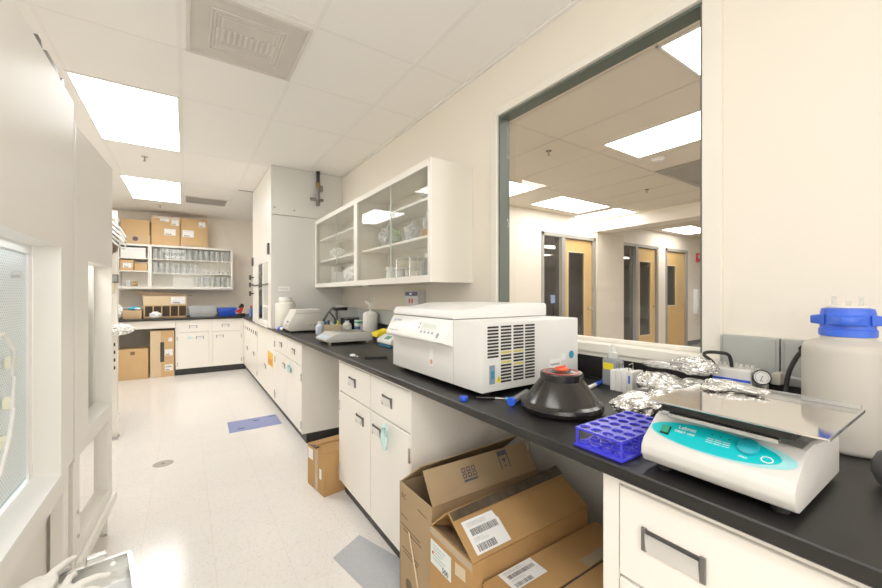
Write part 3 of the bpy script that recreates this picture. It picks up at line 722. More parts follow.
# on top of the back cabinets
t = carton('cardboard_box', 'low wide cardboard box with folded side, leftmost on the back cabinets', -.885, -.50, 8.08, 8.37, 2.1365, 2.54, CARDB2)
MB().box(-.88, -.505, 8.074, 8.0798, 2.30, 2.535, .001, 1).build('front_panel', CARDB, t, 0)
MB().box(-.515, -.4995, 8.073, 8.0795, 2.29, 2.51).build('torn_edge', CARDD, t, 0)
MB().lathe([(.038, 0), (.038, .0008)], (-.70, 8.0795, 2.22), 16, (0, -1, 0)).build('printed_emblem', INKG, t)
t = carton('cardboard_box', 'tall cardboard box with several white labels, middle one on the back cabinets', -.487, -.088, 8.07, 8.38, 2.1365, 2.635, CARDB)
for i, (x, z, w, h) in enumerate(((-.37, 2.545, .13, .05), (-.21, 2.49, .105, .10), (-.31, 2.315, .16, .11))): label_on(t, (x, 8.0695, z), (1, 0, 0), (0, 0, 1), w, h, 1)
MB().box(-.486, -.089, 8.0686, 8.0694, 2.60, 2.6345).build('tape', TAPE, t, 0)
t = carton('cardboard_box', 'tall cardboard box with two white labels, rightmost on the back cabinets', -.078, .322, 8.07, 8.38, 2.1365, 2.635, CARDB)
for x, z, w, h in ((-.05, 2.305, .165, .12), (.19, 2.50, .10, .09)): label_on(t, (x, 8.0695, z), (1, 0, 0), (0, 0, 1), w, h, 1)
MB().box(-.077, .321, 8.0686, 8.0694, 2.14, 2.165).build('tape', TAPE, t, 0)
# inside the open left cabinet
t = carton('white_box', 'plain white box on the top shelf of the open back cabinet', -.893, -.565, 8.09, 8.36, 1.9055, 2.07, WHITE, cat='box')
MB().box(-.894, -.564, 8.088, 8.362, 2.03, 2.074, .002, 1).build('lid', PAPER, t, 0)
t = carton('cardboard_box', 'small cardboard box with white label on the middle shelf of the open back cabinet', -.895, -.725, 8.09, 8.34, 1.6905, 1.865, CARDB)
label_on(t, (-.86, 8.0895, 1.735), (1, 0, 0), (0, 0, 1), .11, .08, 1)
t = carton('cardboard_box', 'small plain cardboard box at the right of the middle open back shelf', -.715, -.545, 8.11, 8.34, 1.6905, 1.835, CARDB)
MB().box(-.714, -.546, 8.1086, 8.1096, 1.805, 1.8345).build('tape', TAPE, t, 0)
beaker(-.80, 8.16, 1.4255, .045, .11, 'single large beaker, left one on the bottom open back shelf')
beaker(-.71, 8.16, 1.4255, .035, .09, 'single small beaker, right one on the bottom open back shelf', m=glass('amber ware', (.9, .8, .55), body=.3, bodycol=(.8, .65, .35)))
# on the back worktop
t = carton('compartment_carton', 'brown carton lying on its side showing dark bottle compartments', -.555, .008, 7.56, 7.88, BT+.001, 1.115, CARDB, openup=False)
for k in range(5):
    x = -.535+.110*k
    MB().box(x, x+.095, 7.5545, 7.5595, BT+.03, 1.105).build('compartment', mat('deep brown hollow', (.045, .028, .016), rough=.9), t, 0)
flap(t, (-.56, 7.56, 1.117), (.012, 7.56, 1.117), (.012, 7.545, 1.262), (-.56, 7.545, 1.262), CARDP)
MB().box(-.56, .012, 7.565, 7.88, 1.1165, 1.265).build('upper_tray', CARDP, t, 0)
MB().prism([(-.70, 1.335), (-.55, 1.275), (.10, 1.275), (.02, 1.300)], 'y', 7.58, 7.86).build('raised_lid', mat('dark brown lid', (.24, .155, .09), rough=.9), t, 0)  # lid is a darker brown than the carton
label_on(t, (-.20, 7.5435, 1.14), (1, 0, .0), (0, -.1, 1), .19, .115, 1)
t = bag(-.40, 7.49, BT+.001, .15, .10, .10, 'small white foil bag in front of the bottle compartments', 31, BAG, knot=False)
t = carton('cardboard_box', 'small low cardboard box with blue film on top on the back worktop', -.80, -.575, 7.5, 7.75, BT+.001, 1.045, CARDB2)
MB().blob((-.67, 7.60, 1.075), (.085, .08, .03), 4, .2, 3, 3).build('blue_film', mat('bright blue film', (.02, .42, .70), rough=.4), t, 60)
MB().blob((-.625, 7.52, 1.07), (.04, .03, .02), 6, .2, 3, 2).build('paper_scrap', BAG, t, 60)
bag(-.88, 7.55, BT+.001, .16, .2, .22, 'plump white plastic bag at the left end of the back worktop', 33, BAG)
def bin_(name, label, x0, x1, y0, y1, z0, z1, m, lid=False):
    t = thing(name, label, 'plastic bin', ((x0+x1)/2, (y0+y1)/2, z0)); e = .028
    MB().hexa([(x0+e,y0+e,z0),(x1-e,y0+e,z0),(x1-e,y1-e,z0),(x0+e,y1-e,z0),(x0+.006,y0+.006,z1-.012),(x1-.006,y0+.006,z1-.012),(x1-.006,y1-.006,z1-.012),(x0+.006,y1-.006,z1-.012)], .008).build('tub', m, t)
    MB().box(x0, x1, y0, y1, z1-.014, z1, .004).build('rim', m, t)
    MB().box(lerp(x0, x1, .42), lerp(x0, x1, .58), y0-.006, y0+.01, z1-.045, z1-.014, .003).build('grip', m, t)
    return t
bin_('storage_bin', 'light grey plastic bin on the back worktop', .03, .445, 7.56, 7.85, BT+.001, 1.095, mat('light grey bin', (.50, .52, .53), rough=.45))
bin_('storage_bin', 'bright blue plastic bin on the back worktop', .45, .75, 7.58, 7.85, BT+.001, 1.055, BLUE)
t = thing('power_drill', 'small red and black tool leaning against the blue bin', 'tool', (.78, 7.45, BT))
MB().prism([(.70, .985), (.80, .965), (.815, 1.0), (.84, 1.07), (.80, 1.085), (.77, 1.03), (.70, 1.005)], 'y', 7.42, 7.47, .006).build('red_body', RED, t)
MB().prism([(.76, 1.05), (.845, 1.075), (.835, 1.125), (.80, 1.135), (.765, 1.09)], 'y', 7.415, 7.475, .008).build('motor', BLACK, t)
MB().box(.745, .86, 7.41, 7.48, BT+.001, .965, .008).build('battery', BLACK, t)
MB().box(.765, .80, 7.42, 7.47, .964, 1.0).build('grip', RED, t)
bottle(.90, 7.0, BT+.001, .035, .19, 'slim blue bottle with orange cap at the far bench corner', mat('dull blue', (.12, .20, .50)), ORANGE)
# under the back worktop
t = carton('cardboard_box', 'closed plain cardboard box on the floor under the back worktop, left one', -.855, -.485, 7.38, 7.72, .001, .462, CARDB)
MB().box(-.855, -.485, 7.535, 7.565, .4625, .4633).build('tape', TAPE, t, 0)
MB().box(-.70, -.645, 7.3786, 7.3796, .375, .425).build('printed_emblem', CARDD, t, 0)
MB().box(-.845, -.60, 7.40, 7.50, .4635, .470).build('loose_flap', CARD, t, 0)
t = carton('cardboard_box', 'tall upright cardboard box with a dark hand slot under the back worktop', -.46, -.155, 7.385, 7.75, .001, .725, CARDP)
MB().box(-.325, -.155, 7.377, 7.3845, .001, .723).build('front_flap', CARDB, t, 0)
MB().box(-.335, -.285, 7.3735, 7.3768, .235, .545).build('hand_slot', DARK, t, 0)
label_on(t, (-.275, 7.3765, .33), (1, 0, 0), (0, 0, 1), .10, .10, 1); label_on(t, (-.275, 7.3765, .09), (1, 0, 0), (0, 0, 1), .10, .10, 2)
label_on(t, (-.23, 7.3765, .55), (1, 0, 0), (0, 0, 1), .05, .06, 0)

# ------------------------------------------------------------------ tall rack between the white cabinets and the back wall
t = thing('storage_rack', 'tall white slotted rack beyond the white lab enclosures', 'rack', (-.92, 4.56, 0))
RX = -.535
for x, y in ((RX, 4.50), (RX-.01, 4.62), (RX-.80, 4.50), (RX-.80, 4.62)):
    u = MB().box(x-.019, x+.019, y-.019, y+.019, 0, 2.05).build('post', CAB, t, 0)
    s = MB()
    for k in range(4): s.box(x-.006, x+.006, y-.0205, y-.0192, .62+.07*k, .65+.07*k)
    s.build('slots', DARK, u, 0)
for z in (.16, .93, 1.55, 2.0): MB().box(RX-.82, RX+.02, 4.475, 4.645, z-.02, z).build('shelf', CAB, t, 0)
MB().box(RX-.03, RX+.03, 4.42, 4.54, .0, .012).build('foot', STEEL, t, 0)
bag(-.50, 4.47, .931, .19, .30, .09, 'flattened white plastic bag hanging over the middle shelf of the rack', 41, BAG, knot=False)
t = thing('cable_bundle', 'bundle of white looped cables hanging with a brown bag from the tall rack', 'cables', (-.55, 4.5, 2.0))
MB().blob((-.54, 4.38, 1.80), (.05, .08, .15), 8, .2, 3, 3).build('brown_bag', mat('brown grey bag', (.20, .15, .12), rough=.7), t, 60)
for k in range(3):
    z = 1.75+.04*k
    MB().tube([(-.58+.02*k, 4.28, z+.10), (-.52, 4.27, z+.08), (-.47, 4.27, z+.03), (-.44, 4.29, z-.03), (-.45, 4.33, z-.06), (-.50, 4.29, z-.02), (-.56, 4.29, z+.05)], .009, 6).build('cable_loop', WHITE, t)
t = thing('small_monitor', 'dark device clamped to the rack post at shelf height', 'device', (-.54, 4.46, 1.40))
MB().box(-.558, -.505, 4.44, 4.48, 1.40, 1.475, .004).build('housing', mat('brown black plastic', (.12, .10, .09)), t); MB().box(-.555, -.51, 4.436, 4.4405, 1.41, 1.465).build('faceplate', GREY, t, 0)
MB().box(-.55, -.53, 4.445, 4.475, 1.30, 1.40).build('clamp', mat('aged cream plastic', (.70, .60, .42)), t, 0)

# ------------------------------------------------------------------ white lab enclosures on the left
t = thing('laminar_flow_cabinet', 'large white lab enclosure nearest on the left with a perforated window panel', 'lab enclosure', (-.8, 1.3, 0))
EX = -.365; y0, y1 = .45, 2.033; oy0, oy1, oz0, oz1 = .60, 1.856, .664, 1.464
b = MB()
b.box(EX-.07, EX, oy1, y1, .655, 2.05).box(EX-.07, EX, y0, oy0, .655, 2.05).box(EX-.07, EX, oy0, oy1, oz1, 2.05)
b.box(-1.15, EX-.0705, y0, y0+.02, .655, 2.05).box(-1.15, EX-.0705, y1-.02, y1, .655, 2.05).box(-1.15, EX-.0705, y0+.02, y1-.02, 2.03, 2.05).box(-1.15, -1.13, y0+.02, y1-.02, .655, 2.03)
b.build('housing', BEIGEWHITE, t, 0)
MB().box(-1.13, EX-.10, y0+.02, y1-.02, .655, .672).build('work_surface', BLUEGLASS, t, 0)
MB().hexa([(EX-.07,oy0,.655),(EX,oy0,.655),(EX,oy1,.655),(EX-.07,oy1,.655),(EX-.07,oy0,.676),(EX,oy0,.664),(EX,oy1,.664),(EX-.07,oy1,.676)]).build('sill', WHITE, t, 0)
MB().box(-1.13, EX-.012, y0+.01, y1-.01, .565, .6545).build('lower_fascia', BEIGEWHITE, t, 0)
f = MB().box(EX-.078, EX-.0705, oy0, oy1, 1.435, oz1).box(EX-.078, EX-.0705, oy1-.035, oy1, .664, 1.435).box(EX-.078, EX-.0705, oy0, oy0+.035, .664, 1.435)
fo = f.build('window_frame', WHITE, t, 0)
MB().box(EX-.082, EX-.0785, oy0+.03, oy1-.03, .69, 1.437).build('perforated_panel', PERF, t, 0)
MB().cyl((EX-.0785, 1.70, 1.36), (EX-.058, 1.70, 1.36), .009, n=12).build('knob', STEEL, t)
h = MB().tube([(EX-.06, 1.46, 1.18), (EX-.05, 1.53, 1.19), (EX-.05, 1.60, 1.14), (EX-.055, 1.62, 1.06), (EX-.05, 1.60, .97), (EX-.05, 1.575, .90), (EX-.06, 1.54, .80)], .0055, 8).build('white_tube', WHITE, t)
for z, y in ((1.10, 1.625), (.985, 1.61), (.88, 1.585)): MB().prism([(y-.008, z-.018), (y+.008, z-.016), (y+.019, z+.008), (y+.004, z+.018), (y-.010, z+.008)], 'x', EX-.072, EX-.052, .003).build('yellow_clip', mat('pale yellow clip', (.88, .86, .66), rough=.5), t)
for a, c in ((1.955, 2.02), (.46, .53)): MB().box(EX-.05, EX-.012, a, c, 0, .5645, .003, 1).build('leg', BEIGEWHITE, t)
MB().box(EX-.075, EX-.06, .53, 2.02, .02, .5645).build('lower_panel', BEIGEWHITE, t, 0)
m = MB()
for a, c in ((1.58, 1.66), (1.67, 1.84), (1.86, 1.92)): m.prism([(a, 2.0505), (c, 2.0505), (c-.02, 2.074), (a+.03, 2.074)], 'x', EX-.03, EX-.002)
m.build('filter_clip', BLACK, t, 0)

M2 = Matrix.Translation((-.375, 2.09, 0)) @ Matrix.Rotation(-math.radians(3.2), 4, 'Z')
t = thing('laminar_flow_cabinet', 'narrower white lab enclosure behind the large one, on an open stand', 'lab enclosure', (-.375, 2.09, 0), -math.radians(3.2))
L = .664; a0, a1, zz0, zz1 = .205, .652, .70, 1.447
b = MB(M2).box(-.07, 0, 0, a0, .625, 1.99).box(-.07, 0, a1, L, .625, 1.99).box(-.07, 0, a0, a1, zz1, 1.99).box(-.07, 0, a0, a1, .625, .69)
b.box(-.75, -.0705, 0, .015, .625, 1.99).box(-.75, -.0705, L-.015, L, .625, 1.99).box(-.75, -.0705, .015, L-.015, 1.97, 1.99).box(-.75, -.735, .015, L-.015, .625, 1.97).box(-.735, -.0705, .015, L-.015, .625, .645)
b.build('housing', BEIGEWHITE, t, 0)
MB(M2).hexa([(-.07,a0,.6905),(0,a0,.6905),(0,a1,.6905),(-.07,a1,.6905),(-.07,a0,.712),(0,a0,.70),(0,a1,.70),(-.07,a1,.712)]).build('sill', WHITE, t, 0)
MB(M2).box(-.0775, -.0715, a0-.02, a1-.022, .68, 1.46).build('window_pane', CABGLASS, t, 0)
MB(M2).box(-.080, -.0705, a1-.0215, a1+.02, .66, 1.46).build('window_frame', WHITE, t, 0)
MB(M2).box(.0005, .006, -.012, .012, .625, 1.99, .002, 2).build('edge_highlight', WHITE, t, 40)  # white strip added to imitate the bright highlight along the near edge
s = MB(M2)
for z in (.88, 1.12, 1.30): s.box(-.40, -.12, .03, .64, z, z+.012)
s.build('inner_shelf', WHITE, t, 0)
for z, (r, g_) in zip((.90, 1.14, 1.32, .66), ((.10, GREYW), (.09, POLY), (.06, GREY), (.13, GREYW))):
    MB(M2).box(-.30, -.18, .33, .60, z, z+r, .004).build('stored_tray', g_, t)
for x in (-.06, -.70):
    for y in (0.0, L-.085):
        MB(M2).box(x, x+.05 if x < -.1 else 0, y, y+.08, .17, .6245, .002, 1).build('stand_post', BEIGEWHITE, t, 30)
        MB(M2).cyl((x+.03, y+.045, 0), (x+.03, y+.045, .169), .017, n=12).build('leg', STEEL, t)
for a, c in ((-.06, 0), (-.70, -.65)): MB(M2).box(a, c, .081, L-.086, .20, .262, .002, 1).build('stand_rail', BEIGEWHITE, t, 30)
MB(M2).box(.001, .018, .02, L+.01, .165, .205, .002, 1).box(.001, .012, .02, L+.01, .145, .16).build('kick_rail', BEIGEWHITE, t, 30)
bo = MB(M2)
for z in (.30, .40): bo.cyl((0, .05, z), (.006, .05, z), .008, n=10).cyl((-.03, L-.005, z+.02), (-.03, L+.008, z+.02), .008, n=10)
bo.build('bolt', STEEL, t)

# ------------------------------------------------------------------ steel tray cart and gloves
M3 = Matrix.Translation((-.141, 1.53, 0)) @ Matrix.Rotation(math.radians(9), 4, 'Z')
t = thing('tray_cart', 'galvanized metal tray on a low cart at the bottom left corner', 'tray cart', (-.141, 1.53, 0), math.radians(9))
GALV = mat('galvanized steel', (.60, .60, .57), rough=.3, metal=.9, var=.12, scale=18)
x0, x1, y0, y1, zb, zt = -.215, 0, -.50, 0, .452, .50
MB(M3).box(x0+.003, x1-.003, y0+.003, y1-.003, zb, zb+.003).box(x0, x1, y1-.003, y1, zb, zt).box(x1-.003, x1, y0, y1-.003, zb, zt).box(x0, x0+.003, y0, y1-.003, zb, zt).box(x0+.003, x1-.003, y0, y0+.003, zb, zt).box(x0, x1, y1-.012, y1-.003, zt-.003, zt).box(x1-.012, x1-.003, y0, y1-.012, zt-.003, zt).build('tray', GALV, t, 0)
MB(M3).box(x0+.0035, x1-.0035, y0+.0035, y1-.075, zb+.0035, zb+.006).build('tray_liner', PAPER, t, 0)
MB(M3).box(-.105, -.060, .001, .022, .455, .515, .002, 1).build('bracket', GALV, t, 0)
for x, z in ((-.045, .482), (-.010, .480)): MB(M3).cyl((x, -.003, z), (x, -.010, z), .007, n=10).build('rivet', CHROME, t)
for x in (x0+.02, x1-.03):
    for y in (y0+.03, y1-.03): MB(M3).cyl((x, y, .05), (x, y, zb-.001), .011, n=10).cyl((x, y, .0), (x, y, .049), .022, n=12).build('leg', STEEL, t)
def glove(label, wrist, palm, fingers, seed, m=LATEX, group=None, r=.010):
    t = MB()
    w, p = Vector(wrist), Vector(palm)
    t.blob(p, (.040, .046, .017), seed, .12, 2, 3)
    t.tube([w, w.lerp(p, .5)+Vector((0, 0, .004)), p], [.034, .030, .026], 12)
    for pts in fingers:
        n = len(pts); t.tube([p]+[Vector(q) for q in pts], [r*1.25]+[r*(1.08-.28*i/max(1, n-1)) for i in range(n)], 10)
        t.blob(pts[-1], (r*.85,)*3, 1, 0, 1, 2)
    o = t.build('disposable_glove', m, None, 60)
    md = o.modifiers.new('Remesh', 'REMESH'); md.mode = 'VOXEL'; md.voxel_size = .0032; md.use_smooth_shade = True
    s = o.modifiers.new('Smooth', 'SMOOTH'); s.iterations = 6; s.factor = .6
    return tag(o, label, 'glove', group)
z = .515
glove('white latex glove on the tray cart with one finger pointing up left', (-.38, 1.36, z), (-.325, 1.43, z+.008),
      [[(-.300, 1.465, z+.02), (-.282, 1.492, z+.022), (-.270, 1.512, z+.018)], [(-.31, 1.475, z), (-.296, 1.50, z-.004), (-.286, 1.518, z-.012)], [(-.33, 1.478, z-.01), (-.325, 1.505, z-.02)], [(-.345, 1.468, z-.015), (-.35, 1.49, z-.03)], [(-.30, 1.425, z-.01), (-.285, 1.44, z-.014)]], 2)
glove('white latex glove on the tray cart with its long finger stretched along the tray', (-.33, 1.285, z-.015), (-.265, 1.355, z+.003),
      [[(-.232, 1.378, z+.012), (-.205, 1.39, z+.010), (-.180, 1.397, z+.002)], [(-.240, 1.352, z+.002), (-.214, 1.360, z-.002), (-.196, 1.362, z-.010)], [(-.240, 1.335, z-.012), (-.218, 1.336, z-.020)], [(-.25, 1.315, z-.02), (-.235, 1.308, z-.03)], [(-.268, 1.395, z+.008), (-.262, 1.420, z+.016), (-.256, 1.432, z+.012)]], 5)

# ------------------------------------------------------------------ floor marks
def floor_sheet(name, label, pts, m, cat):
    o = MB().prism(pts, 'z', .0006, .0016).build(name, m, None, 0); return tag(o, label, cat)
o = floor_sheet('floor_mat', 'blue film strip stuck on the floor in front of the far cabinets', [(.345, 4.39), (.335, 4.035), (.80, 4.05), (.805, 4.405)], MAT_BLUE, 'floor mat')
for x, y in ((.44, 4.12), (.60, 4.30), (.76, 4.36)): MB().box(x-.03, x+.03, y-.012, y+.012, .0017, .0021).build('dark_print', mat('dark blue print', (.03, .03, .14)), o, 0)
floor_sheet('floor_mat', 'grey film sheet stuck on the floor beside the tall open cardboard box', [(.60, 1.85), (.683, 1.40), (.87, 1.36), (.868, 1.68), (.775, 1.945)], MAT_GREY, 'floor mat')
t = thing('floor_drain', 'round grey metal drain cover in the middle of the floor', 'floor drain', (-.145, 3.60, 0))
MB().lathe([(.066, 0), (.066, .0015), (.060, .0022)], (-.145, 3.60, .0003), 28).build('cover', mat('worn drain metal', (.36, .33, .28), rough=.45, metal=.4), t)
MB().lathe([(.012, .0023), (.012, .0027)], (-.145, 3.60, .0003), 12).build('screw', DARKMETAL, t)

# ------------------------------------------------------------------ centrifuge
t = thing('centrifuge', 'large white benchtop centrifuge with grey display and slotted side vent', 'centrifuge', (1.17, 1.42, BT))
cx0, cx1, cy0, cy1, cz0, cz1 = .894, 1.452, 1.066, 1.78, .935, 1.194
MB().box(cx0, cx1, cy0, cy1, cz0, cz1, .006).build('housing', OFFW, t)
MB().box(cx0-.0006, cx0+.002, 1.2405, 1.2425, cz0+.004, cz1-.004).build('seam', mat('grey seam', (.5, .5, .48)), t, 0)
pn = MB().prism([(cx0-.0005, 1.193), (cx0-.004, 1.193), (.848, 1.112), (.846, 1.104), (.850, 1.100), (cx0-.0005, 1.086)], 'y', 1.243, 1.765, .0015, 1).build('control_panel', WHITE, t)
# slanted panel frame: origin top near end, u along -y (near), v down the slope
def onp(y, s, k=.0006):                                       # s 0 = top of slope, 1 = lip
    p0 = Vector((cx0-.004, 0, 1.193)); p1 = Vector((.848, 0, 1.112)); n = Vector((-(1.193-1.112), 0, (cx0-.004-.848))).normalized()
    n = Vector((-.081, 0, .042)).normalized()
    q = p0.lerp(p1, s)+n*k; return (q.x, y, q.z)
def pq(y0, y1, s0, s1, name, m, k=.0006):
    return MB().quad(onp(y0, s0, k), onp(y1, s0, k), onp(y1, s1, k), onp(y0, s1, k)).build(name, m, pn, 0)
pq(1.455, 1.318, .20, .60, 'display', mat('display bezel', (.66, .68, .66), rough=.3))
pq(1.44, 1.335, .30, .50, 'lcd', mat('lcd window', (.60, .66, .58), rough=.2), .001)
m = MB()
for k in range(4): m.quad(onp(1.445-.030*k, .66), onp(1.430-.030*k, .66), onp(1.430-.030*k, .78), onp(1.445-.030*k, .78))
for k in range(2): m.quad(onp(1.475, .26+.2*k), onp(1.463, .26+.2*k), onp(1.463, .38+.2*k), onp(1.475, .38+.2*k))
m.build('button', mat('blue grey keys', (.28, .29, .38), rough=.4), pn, 0)
m = MB(); c = [onp(1.303+.011*math.cos(a*math.pi/8), .80+.13*math.sin(a*math.pi/8)) for a in range(16)]
m.ngon(c).build('round_button', mat('blue grey keys', (.2, .2, .3)), pn, 0)
ud = (0, -1, 0); vd = tuple(Vector(onp(0, 0))-Vector(onp(0, 1)))
text('eppendorf', .019, onp(1.735, .30), ud, vd, mat('lavender print', (.36, .40, .58)), pn)
text('Centrifuge 5810 R', .012, onp(1.74, .88), ud, vd, mat('pale print', (.55, .56, .60)), pn)
ld = MB().prism([(cx0+.002, 1.1975), (cx0+.001, 1.205), (.908, 1.233), (1.02, 1.238), (1.10, 1.253), (1.44, 1.256), (1.450, 1.250), (1.450, 1.1975)], 'y', 1.244, 1.778, .004, 2).build('lid', OFFW, t)
MB().box(cx0+.006, cx1-.006, 1.248, 1.774, 1.1942, 1.1974).build('lid_gap', mat('shadow gasket', (.20, .20, .19)), t, 0)
g = MB()
cols = [.922, .988, 1.054, 1.118]
for ci, x in enumerate(cols):
    for k in range(19):
        z = 1.172-.0122*k
        if ci == 0 and z < 1.055: continue
        if ci > 0 and z < 0.962+.0: continue
        tgt = MB() if ((ci, k) in ((1, 8), (1, 11), (2, 8), (2, 12))) else g
        tgt.hexa([(x, cy0-.0012, z), (x+.054, cy0-.0012, z), (x+.054, cy0+.001, z), (x, cy0+.001, z), (x, cy0-.0012, z+.0074), (x+.054, cy0-.0012, z+.0074), (x+.054, cy0+.001, z+.0074), (x, cy0+.001, z+.0074)])
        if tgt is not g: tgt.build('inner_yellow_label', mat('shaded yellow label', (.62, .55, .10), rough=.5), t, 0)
g.build('vent_slots', BLACK, t, 0)
sw = MB().box(.930, .956, cy0-.004, cy0-.0002, .965, 1.035, .001, 1).build('power_switch', mat('grey blue switch', (.20, .30, .38), rough=.4), t)
MB().box(.935, .951, cy0-.007, cy0-.004, .985, 1.015, .001, 1).build('rocker', mat('blue rocker', (.03, .25, .38), rough=.3), sw)
tr = MB().ngon([(.963, cy0-.0006, .968), (.992, cy0-.0006, .968), (.9775, cy0-.0006, .995)]).build('warning_triangle', YELLOW, t, 0)
MB().box(.9760, .979, cy0-.0012, cy0-.0007, .974, .986).build('warning_bolt', INK, tr, 0)
for x, z, w, h, mm in ((1.262, .985, .075, .04, PAPER), (1.335, 1.015, .03, .028, PAPER)):
    st = MB().box(x, x+w, cy0-.0008, cy0-.0001, z, z+h).build('sticker', mm, t, 0)
    if w > .05: text('WARNING', .012, (x+.006, cy0-.0009, z+.014), (1, 0, 0), (0, 0, 1), INK, st)
MB().lathe([(.017, 0), (.017, .0008)], (1.405, cy0-.0001, 1.035), 20, (0, -1, 0)).build('blue_round_sticker', mat('blue sticker', (.02, .28, .45)), t)
s = MB().box(cx0-.0012, cx0-.0002, 1.392, 1.42, .985, 1.06).build('service_sticker', PAPER, t, 0)
MB().lathe([(.011, .0003), (.011, .0008)], (cx0-.001, 1.406, 1.003), 16, (-1, 0, 0)).build('red_mark', mat('faint red print', (.75, .35, .28)), s)
for x in (cx0+.06, cx1-.06):
    for y in (cy0+.06, cy1-.06): MB().cyl((x, y, BT+.0005), (x, y, cz0-.0005), .024, n=14).build('foot', RUBBER, t)

# ------------------------------------------------------------------ black rotor
rx, ry = 1.045, .832
t = thing('centrifuge_rotor', 'black cone shaped rotor with orange lid knob in front of the centrifuge', 'rotor', (rx, ry, BT))
ROT = mat('glossy black rotor', (.012, .010, .009), rough=.22, coat=.0)
MB().lathe([(.118, BT+.001), (.131, BT+.006), (.134, BT+.018), (.131, BT+.028), (.119, BT+.034), (.073, BT+.098), (.069, BT+.101), (.069, BT+.122), (.066, BT+.126), (.060, BT+.126)], (rx, ry, 0), 44).build('rotor_body', ROT, t, 25)
MB().lathe([(.0598, BT+.118), (.0598, BT+.1275), (.052, BT+.1275), (.052, BT+.121)], (rx, ry, 0), 36, cap=False).build('red_ring', mat('dark red seal', (.40, .03, .02), rough=.3), t)
MB().lathe([(.0515, BT+.12), (.0515, BT+.1265), (.030, BT+.130), (.026, BT+.1268)], (rx, ry, 0), 32).build('inner_lid', ROT, t)
k = MB().lathe([(.021, BT+.1305), (.024, BT+.134), (.022, BT+.139), (.015, BT+.1405)], (rx, ry, 0), 20).build('knob', ORANGE, t)
MB().box(rx-.020, rx+.020, ry-.004, ry+.004, BT+.1406, BT+.145, .001, 1).build('knob_bar', ORANGE, k)

# ------------------------------------------------------------------ tube rack
t = thing('tube_rack', 'blue plastic tube rack with rows of round holes at the bench edge', 'tube rack', (.942, .543, BT))
def holed(m, x0, x1, y0, y1, z, nx, ny, r, th):
    dx, dy = (x1-x0)/nx, (y1-y0)/ny; N = 20
    for i in range(nx):
        for j in range(ny):
            cx, cy = x0+dx*(i+.5), y0+dy*(j+.5)
            if j % 1: pass
            inn, outr = [], []
            for a in range(N):
                th_ = 2*math.pi*(a+.5)/N; c, s_ = math.cos(th_), math.sin(th_)
                k = min(dx/2/abs(c) if abs(c) > 1e-6 else 9, dy/2/abs(s_) if abs(s_) > 1e-6 else 9)
                inn.append((cx+r*c, cy+r*s_)); outr.append((cx+k*c, cy+k*s_))
            for a in range(N):
                b = (a+1) % N
                for zz in (z, z+th): m.quad((*inn[a], zz), (*inn[b], zz), (*outr[b], zz), (*outr[a], zz))
                m.quad((*inn[a], z), (*inn[b], z), (*inn[b], z+th), (*inn[a], z+th))
            for (px_, py_) in ((-1, -1), (1, -1), (1, 1), (-1, 1)):
                for zz in (z, z+th):
                    # corner triangle between neighbouring outline points
                    q = [(cx+px_*dx/2, cy+py_*dy/2)]
                    near = sorted(outr, key=lambda o: (o[0]-q[0][0])**2+(o[1]-q[0][1])**2)[:2]
                    m.ngon([(*q[0], zz), (*near[0], zz), (*near[1], zz)])
    for a, b in (((x0, y0), (x1, y0)), ((x1, y0), (x1, y1)), ((x1, y1), (x0, y1)), ((x0, y1), (x0, y0))): m.quad((*a, z), (*b, z), (*b, z+th), (*a, z+th))
    return m
qx0, qx1, qy0, qy1 = .824, 1.062, .489, .613
holed(MB(), qx0, qx1, qy0, qy1, .9575, 6, 4, .0135, .005).build('top_plate', RACKBLUE, t, 0)
lo = MB().box(qx0-.004, qx1+.004, qy0-.004, qy1+.004, BT+.001, BT+.0075, .003).build('bottom_plate', RACKBLUE, t)
for i in range(6):
    for j in range(4):
        m = MB().lathe([(.013, BT+.0076), (.013, BT+.0125), (.010, BT+.0125), (.008, BT+.008)], (qx0+(qx1-qx0)*(i+.5)/6, qy0+(qy1-qy0)*(j+.5)/4, 0), 14).build('cup_ring', RACKBLUE, lo)
for i in (0, 2, 4, 6):
    for y in (qy0+.003, qy1-.003):
        x = lerp(qx0+.004, qx1-.004, i/6); MB().cyl((x, y, BT+.0076), (x, y, .9574), .0035, n=8).build('post', RACKBLUE, t)

# ------------------------------------------------------------------ rotator / shaker with steel platform
t = thing('orbital_rotator', 'light grey tilting rotator with teal oval control label and steel platform', 'rotator', (.99, .34, BT))
sy0, sy1 = .195, .453
MB().prism([(.864, .9265), (.848, .933), (.839, .950), (.839, .966), (.848, .981), (.905, 1.024), (.950, 1.026), (1.137, 1.001), (1.137, .9265)], 'y', sy0, sy1, .004, 2).build('housing', mat('rotator light grey', (.68, .67, .64), rough=.35), t, 50)
MB().prism([(.907, 1.0250), (.950, 1.0268), (1.134, 1.0020), (1.134, 1.0028), (.950, 1.0276), (.907, 1.0258)], 'y', sy0+.006, sy1-.006).build('deck', mat('deck grey', (.36, .355, .34), rough=.4), t, 0)
for x in (.88, 1.11):
    for y in (sy0+.03, sy1-.03): MB().cyl((x, y, BT+.0005), (x, y, .9262), .014, n=12).build('foot', RUBBER, t)
A0 = Vector((.848, 0, .981)); A1 = Vector((.905, 0, 1.024)); sl = (A1-A0).normalized(); nn = Vector((-sl.z, 0, sl.x))
def onl(y, s, k=.0008):
    q = A0 + sl*s + nn*k; return Vector((q.x, y, q.z))
def oval(yc, sc, ry_, rs, name, m, par, k, n=48, dome=0.0):
    pts = [onl(yc+ry_*math.cos(2*math.pi*a/n), sc+rs*math.sin(2*math.pi*a/n), k) for a in range(n)]
    return MB().ngon(pts).build(name, m, par, 0)
ov = oval(.325, .036, .125, .032, 'pale_oval', TEALPALE, t, .0008)
